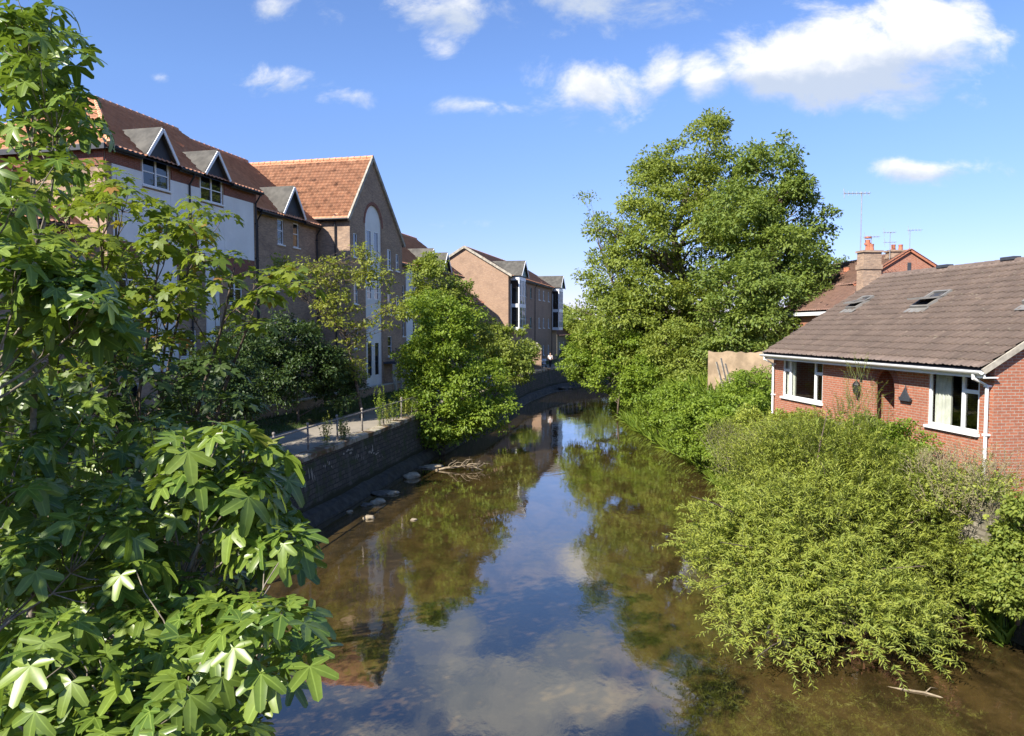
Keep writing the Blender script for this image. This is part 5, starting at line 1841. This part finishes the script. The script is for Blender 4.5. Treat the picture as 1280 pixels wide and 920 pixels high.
# ---------------- sycamore sapling behind the fig
def rosettes(pos, per, size, petiole=.1, low=-65, high=30, face=None):
    """whorls of big leaves at branch ends"""
    Ps, Ds, Ns, Ss = [], [], [], []
    for p in pos:
        m = max(3, int(per * random.uniform(.7, 1.25)))
        a0 = random.uniform(0, 6.28)
        for k in range(m):
            f = k / m
            az = a0 + k * 2.399
            el = math.radians(high + (low - high) * f + random.uniform(-14, 14))
            d = np.array([math.cos(az) * math.cos(el), math.sin(az) * math.cos(el), math.sin(el)])
            out = np.array([math.cos(az), math.sin(az), 0.0])
            pt = petiole * (.5 + f)
            q = np.array(p) + out * pt * (.4 + .9 * f) + np.array([0, 0, pt * (.5 - f)])
            nr = np.array([0, 0, 1.0]) * math.cos(el) - out * math.sin(el) + rng.normal(size=3) * .28
            Ps.append(q); Ds.append(d + rng.normal(size=3) * .15); Ns.append(nr); Ss.append(size * (.55 + .55 * f) * random.uniform(.75, 1.2))
    return np.array(Ps), np.array(Ds), np.array(Ns), np.array(Ss)


def region(polys, n, Y0_, Y1_):
    """n points whose photo places fall inside the ellipses, at real depths Y0..Y1"""
    A_ = np.array([q[2] * q[3] for q in polys], float); A_ /= A_.sum()
    out = []
    for i in rng.choice(len(polys), n, p=A_):
        cx, cy_, rx, ry = polys[i][:4]
        a = random.uniform(0, 6.283); r = math.sqrt(random.random())
        out.append(P(cx + rx * r * math.cos(a), cy_ + ry * r * math.sin(a), random.uniform(Y0_, Y1_)))
    return out


def kmeans(T, k):
    k = max(1, min(k, len(T)))
    cen = T[rng.choice(len(T), k, replace=False)].copy()
    for _ in range(8):
        lab = ((T[:, None] - cen[None]) ** 2).sum(2).argmin(1)
        for i in range(k):
            if (lab == i).any(): cen[i] = T[lab == i].mean(0)
    return cen, lab


def branchy(root, base, tips, mat, r0=.09, nmain=8, thin=.006, sag=.12, per=6):
    """limbs, branches off the limbs, short twigs off the branches: one tapered mesh"""
    b = MB()
    o = Vector(base)
    T = np.array([tuple(t_) for t_ in tips])
    c1, l1 = kmeans(T, nmain)
    for i in range(len(c1)):
        G_ = T[l1 == i]
        if not len(G_): continue
        far = Vector(G_[((G_ - np.array(o)) ** 2).sum(1).argmax()])
        c = Vector(c1[i]).lerp(far, .5)
        mid = o.lerp(c, .5) + Vector((0, 0, -sag * (c - o).length)) + Vector((random.uniform(-.2, .2), random.uniform(-.2, .2), 0))
        L_ = [o * (1 - t_) ** 2 + mid * 2 * t_ * (1 - t_) + c * t_ ** 2 + Vector((random.uniform(-.03, .03), random.uniform(-.03, .03), 0)) - o for t_ in [k / 12 for k in range(13)]]
        rl_ = [max(thin, r0 * (1 - .88 * k / 12)) for k in range(13)]
        b.tube(L_, rl_, 8)
        c2, l2 = kmeans(G_, max(1, len(G_) // per))
        for j in range(len(c2)):
            H_ = G_[l2 == j]
            if not len(H_): continue
            e = Vector(c2[j]) - o
            k = min(range(3, 13), key=lambda q: (L_[q] - e).length + .04 * q)
            k = max(2, k - 1)
            bp = curve_pts(L_[k], e, -.05, .07, 6)
            rr = min(rl_[k] * .7, thin * 2.6)
            b.tube(bp, [max(thin, rr * (1 - .1 * q)) for q in range(7)], 6)
            for h in H_:
                e2 = Vector(h) - o
                k2 = min(range(7), key=lambda q: (bp[q] - e2).length)
                k2 = max(1, k2 - 1)
                b.tube(curve_pts(bp[k2], e2, -.06, .06, 3), [thin, thin * .9, thin * .8, thin * .6], 5)
    b.build('trunk', M[mat], root, smooth=True)


sb = P(150, 640, 15.0)
base = Vector((sb.x - .3, 15.0, .25))
tips = region([(170, 280, 90, 70), (225, 325, 70, 45), (300, 350, 85, 36), (130, 350, 110, 60), (160, 250, 40, 24), (350, 348, 30, 16), (125, 225, 45, 36), (230, 395, 110, 40), (60, 260, 60, 60), (262, 268, 26, 14), (120, 420, 120, 50)], 185, 9.5, 12.5)
sy = empty('sycamore_sapling', base, 0, 'sycamore sapling with lobed yellow-green leaves in front of the white rendered block', 'tree')
ps, ds, ns, ss = rosettes(tips, 15, .16, .16, -50, 25)
multi_leaf('crown', M['leaf_syc'], sy, ps, ds, ns, ss, [T_SYC], base)
branchy(sy, base, tips, 'bark', .09, 12)

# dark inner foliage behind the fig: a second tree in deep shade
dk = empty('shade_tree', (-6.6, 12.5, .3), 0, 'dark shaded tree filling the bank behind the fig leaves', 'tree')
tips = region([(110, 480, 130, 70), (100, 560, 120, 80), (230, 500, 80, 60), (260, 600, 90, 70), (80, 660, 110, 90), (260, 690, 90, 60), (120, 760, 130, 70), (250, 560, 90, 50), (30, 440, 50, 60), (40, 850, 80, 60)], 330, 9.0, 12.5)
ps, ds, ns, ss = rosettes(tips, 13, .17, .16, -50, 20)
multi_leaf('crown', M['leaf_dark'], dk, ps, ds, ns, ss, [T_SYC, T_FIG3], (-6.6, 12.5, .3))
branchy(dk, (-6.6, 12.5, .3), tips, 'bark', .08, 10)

# ---------------- the fig tree
fb = Vector((-4.6, 6.2, .35))
fg = empty('fig_tree', fb, 0, 'big-leaved fig tree filling the left foreground beside the river', 'tree')
near = region([(340, 800, 55, 50), (255, 810, 60, 45), (190, 830, 55, 55), (150, 865, 50, 50), (60, 860, 60, 50), (60, 800, 60, 30), (300, 770, 40, 26), (200, 905, 120, 30)], 84, 3.9, 5.4)
midl = region([(285, 580, 55, 45), (340, 590, 24, 30), (260, 620, 55, 40), (150, 630, 50, 30), (30, 600, 40, 50), (330, 660, 44, 30), (50, 690, 50, 40), (150, 700, 60, 30), (200, 750, 70, 40), (345, 690, 36, 20), (240, 545, 30, 20)], 150, 5.0, 7.0)
upl = region([(50, 370, 55, 50), (85, 380, 60, 45), (30, 320, 40, 40), (20, 430, 40, 50), (110, 400, 50, 30), (15, 260, 24, 30)], 54, 5.0, 6.8)
topl = region([(40, 60, 55, 50), (62, 95, 40, 50), (20, 140, 34, 60), (60, 30, 36, 20), (15, 20, 30, 30), (88, 50, 16, 14), (85, 140, 26, 30), (40, 205, 46, 40), (106, 150, 14, 24)], 64, 5.6, 7.4)
off = region([(-220, 300, 150, 200), (-200, 560, 190, 200), (-150, 760, 150, 130)], 120, 4.4, 7.5)
shade_tips = []  # unseen extra fig sprays, added sunward to shade the leaves in view
for (px, py, Y) in ((80, 490, 6.4), (60, 650, 6), (150, 560, 7), (80, 770, 5.5), (205, 690, 6.2), (40, 880, 5), (160, 450, 7), (180, 770, 5.4), (300, 680, 6), (240, 480, 9)):
    q = P(px, py, Y); t_ = 3.6
    while t_ < 12:
        c_ = q + sv * t_
        if c_.y < .8 or CX + FPX * c_.x / c_.y < -110: break
        t_ += .2
    for k in range(11):
        v_ = q + sv * (t_ + random.uniform(0, .6)) + Vector((random.uniform(-.5, .35), random.uniform(-.5, .4), random.uniform(-.4, .4)))
        if v_.y < .5 or CX + FPX * v_.x / v_.y < -60: shade_tips.append(v_)
fill = region([(90, 620, 110, 90), (120, 760, 130, 80), (60, 880, 90, 60), (220, 700, 100, 70), (150, 890, 140, 40), (30, 500, 50, 70), (290, 640, 50, 50), (130, 540, 110, 50)], 240, 6.6, 9.0)
tips = near + midl + upl + topl + fill + off + shade_tips
ps, ds, ns, ss = rosettes(tips, 9, .205, .11, -72, 28)
ss = ss * np.where(ps[:, 2] > CAMZ + .9, .78, 1.0)
sel = (ps[:, 1] > 2.8) | (ps[:, 0] < -2.6)
multi_leaf('crown', M['leaf_fig'], fg, ps[sel], ds[sel], ns[sel], ss[sel], [T_FIG, T_FIG3, T_FIG_D], fb)
branchy(fg, fb, tips, 'bark_pale', .07, 12, .0055)

# ---------------- stones, driftwood
GS = 'stones at the foot of the river wall'
st_ = ((514, 597, .42, .2, 'pale_stone', 'roundest pale boulder at the wall foot beside open water'), (478, 617, .5, .09, 'dark_stone', 'flat grey slab stone at the wall foot'), (490, 617, .3, .09, 'pale_stone', 'flat pale stone touching the grey slab'), (472, 629, .32, .15, 'pale_stone', 'yellowish stone below the flat slab'), (458, 632, .22, .09, 'dark_stone', 'small dark stone left of the yellowish one'), (461, 648, .2, .1, 'pale_stone', 'small pale stone nearest the camera by the wall'), (437, 640, .13, .06, 'pale_stone', 'tiny pale pebble in the wall shadow'), (541, 584, .5, .1, 'pale_stone', 'long low pale stone beside the driftwood'), (528, 585, .3, .08, 'dark_stone', 'low dark stone left of the driftwood'),
       (652, 497, .7, .2, 'pale_stone', 'pale stone under the far wall'), (706, 486, .7, .2, 'dark_stone', 'stone at the foot of the farthest wall stretch'), (517, 650, .12, .05, 'pale_stone', 'small stone alone in the shallow water'))
for (px, py, r, h, mt, lab) in st_:
    q = PZ(px, py, .0)
    bm = bmesh.new()
    bmesh.ops.create_icosphere(bm, subdivisions=3, radius=1)
    sd = random.random() * 10
    for v in bm.verts:
        c = v.co
        f = 1 + .22 * math.sin(3.1 * c.x + sd) * math.cos(2.7 * c.y - sd) + .12 * math.sin(5 * c.z + 4 * c.x + sd)
        v.co = Vector((c.x * r * f, c.y * r * .75 * f, max(-.4, min(.8, c.z * f)) * h * 1.1))
    me = bpy.data.meshes.new('stone'); bm.to_mesh(me); bm.free()
    o = link('stone', me, M[mt], smooth=True); o.location = (q.x, q.y, h * .25); o.rotation_euler.z = random.uniform(-.4, .8)
    tag(o, lab, 'stone', GS)
q = PZ(575, 588, .0)
b = MB()
mainb = [Vector((-1.2, 0, .0)), Vector((-.7, .12, .1)), Vector((-.2, .05, .16)), Vector((.3, .1, .2)), Vector((.8, .0, .12)), Vector((1.15, -.1, .02))]
b.tube(mainb, [.055, .06, .05, .04, .03, .015], 7)
for k in range(16):
    a_ = mainb[random.randint(1, 4)].lerp(mainb[random.randint(2, 4)], random.random())
    e_ = a_ + Vector((random.uniform(-.2, .9), random.uniform(-.55, .55), random.uniform(-.1, .42)))
    cp = curve_pts(a_, e_, .12, .16, 5)
    b.tube(cp, [.022, .02, .017, .013, .009, .004], 5)
    for m_ in range(2):
        b.tube(curve_pts(cp[3], cp[3] + Vector((random.uniform(-.1, .35), random.uniform(-.3, .3), random.uniform(-.1, .2))), .1, .1, 3), [.01, .008, .006, .003], 4)
o = b.build('driftwood', M['driftwood'], smooth=True); o.location = q
tag(o, 'bleached branching driftwood lying in the shallows below the round bush', 'driftwood')
q = PZ(1150, 868, -.02)
b = MB(); b.tube([(-.55, .32, .0), (-.2, .12, .03), (.1, .0, .035), (.3, -.14, .02), (.42, -.2, -.01)], [.014, .022, .022, .018, .006], 7); b.tube([(.1, -.02, .06), (.26, .1, .09), (.42, .13, .05)], [.012, .008, .004], 5)
o = b.build('driftwood', M['driftwood'], smooth=True); o.location = q
tag(o, 'pale stick lying in the water under the large willow', 'driftwood')


# ---------------- person with a pushchair
def skin(name, nodes, edges, mat, parent, sub=2):
    me = bpy.data.meshes.new(name)
    me.from_pydata([n[:3] for n in nodes], edges, [])
    o = link(name, me, mat, parent)
    m = o.modifiers.new('skin', 'SKIN'); m.use_smooth_shade = True
    for v, n in zip(me.skin_vertices[0].data, nodes):
        r = n[3]; v.radius = r if isinstance(r, tuple) else (r, r)
    me.skin_vertices[0].data[0].use_root = True
    s = o.modifiers.new('sub', 'SUBSURF'); s.levels = sub; s.render_levels = sub
    return o


pp = P(683, 459, 86)
pe = empty('person', (pp.x + .45, 86, PATHZ), math.radians(188), 'person in white top and dark trousers walking on the far path with a pushchair', 'person')
nd = [(0, 0, .95, (.15, .11)), (0, 0, 1.15, (.135, .10)), (0, 0, 1.36, (.17, .10)), (0, .0, 1.48, .06), (0, .02, 1.54, .055), (0, .03, 1.63, (.08, .095)), (0, .02, 1.71, (.07, .085))]
ed = [(0, 1), (1, 2), (2, 3), (3, 4), (4, 5), (5, 6)]
for s in (-1, 1):
    b0 = len(nd)
    st2 = .16 * s
    nd += [(.09 * s, 0, .88, .085), (.095 * s, st2 * .5 + .03, .49, .06), (.095 * s, st2, .08, .042), (.1 * s, st2 + .13, .035, .035)]
    ed += [(0, b0), (b0, b0 + 1), (b0 + 1, b0 + 2), (b0 + 2, b0 + 3)]
    b1 = len(nd)
    nd += [(.2 * s, 0, 1.4, .055), (.25 * s, .02, 1.14, .042), (.22 * s, .26, 1.05, .03), (.21 * s, .34, 1.04, .026), (.19 * s, .39, 1.02, .012), (.215 * s, .40, 1.02, .012), (.235 * s, .39, 1.02, .012)]
    ed += [(2, b1), (b1, b1 + 1), (b1 + 1, b1 + 2), (b1 + 2, b1 + 3), (b1 + 3, b1 + 4), (b1 + 3, b1 + 5), (b1 + 3, b1 + 6)]
skin('body', nd, ed, M['skin'], pe)
nd = [(0, 0, .9, (.17, .13)), (0, 0, 1.15, (.155, .12)), (0, 0, 1.37, (.185, .118)), (0, 0, 1.46, .075)]
ed = [(0, 1), (1, 2), (2, 3)]
for s in (-1, 1):
    b1 = len(nd); nd += [(.205 * s, 0, 1.4, .07), (.25 * s, .02, 1.17, .058)]; ed += [(2, b1), (b1, b1 + 1)]
skin('top', nd, ed, M['cloth_white'], pe)
nd = [(0, 0, .93, (.165, .125))]; ed = []
for s in (-1, 1):
    b1 = len(nd); nd += [(.09 * s, 0, .86, .10), (.095 * s, .08 * s + .03, .49, .075), (.095 * s, .16 * s, .1, .06)]; ed += [(0, b1), (b1, b1 + 1), (b1 + 1, b1 + 2)]
skin('trousers', nd, ed, M['cloth_dark'], pe)
skin('hair', [(0, -.02, 1.68, (.105, .115)), (0, -.03, 1.75, (.085, .095)), (0, -.075, 1.58, .075)], [(0, 1), (0, 2)], M['hair'], pe)
pc = empty('pushchair', (pp.x - .3, 85.4, PATHZ), math.radians(188), 'pushchair with pale hood in front of the person on the path', 'pushchair')
b = MB()
for s in (-.22, .22):
    b.tube([(s, -.55, 1.02), (s, -.35, .75), (s, .35, .14)], .016, 6); b.tube([(s, -.35, .12), (s, .1, .7)], .016, 6)
b.tube([(-.22, -.55, 1.02), (.22, -.55, 1.02)], .02, 6)
b.build('frame', M['black_iron'], pc)
b = MB()
b.prism([(-.2, -.25, .55), (-.2, .25, .42), (-.2, .32, .5), (-.2, -.1, .62), (-.2, -.3, 1.0), (-.2, -.36, .98)], (0, 0, 0), (.4, 0, 0)); b.build('seat', M['cloth_grey'], pc)
b = MB()
for i in range(5):
    a0, a1 = math.radians(20 + i * 28), math.radians(20 + (i + 1) * 28)
    q = [(-.23, -.12 - .32 * math.cos(a) * -1 if False else -.1 - .3 * math.cos(a), .72 + .34 * math.sin(a)) for a in (a0, a1)]
    b.prism([q[0], q[1], (q[1][0], q[1][1] * .97, q[1][2] - .025), (q[0][0], q[0][1] * .97, q[0][2] - .025)], (0, 0, 0), (.46, 0, 0))
b.build('hood', M['cloth_white'], pc)
for s in (-.25, .25):
    for y in (-.36, .36):
        w_ = MB(); 
        w_.tube([(s - .02, y, .12), (s + .02, y, .12)], .12, 14); w_.build('wheel', M['rubber'], pc)
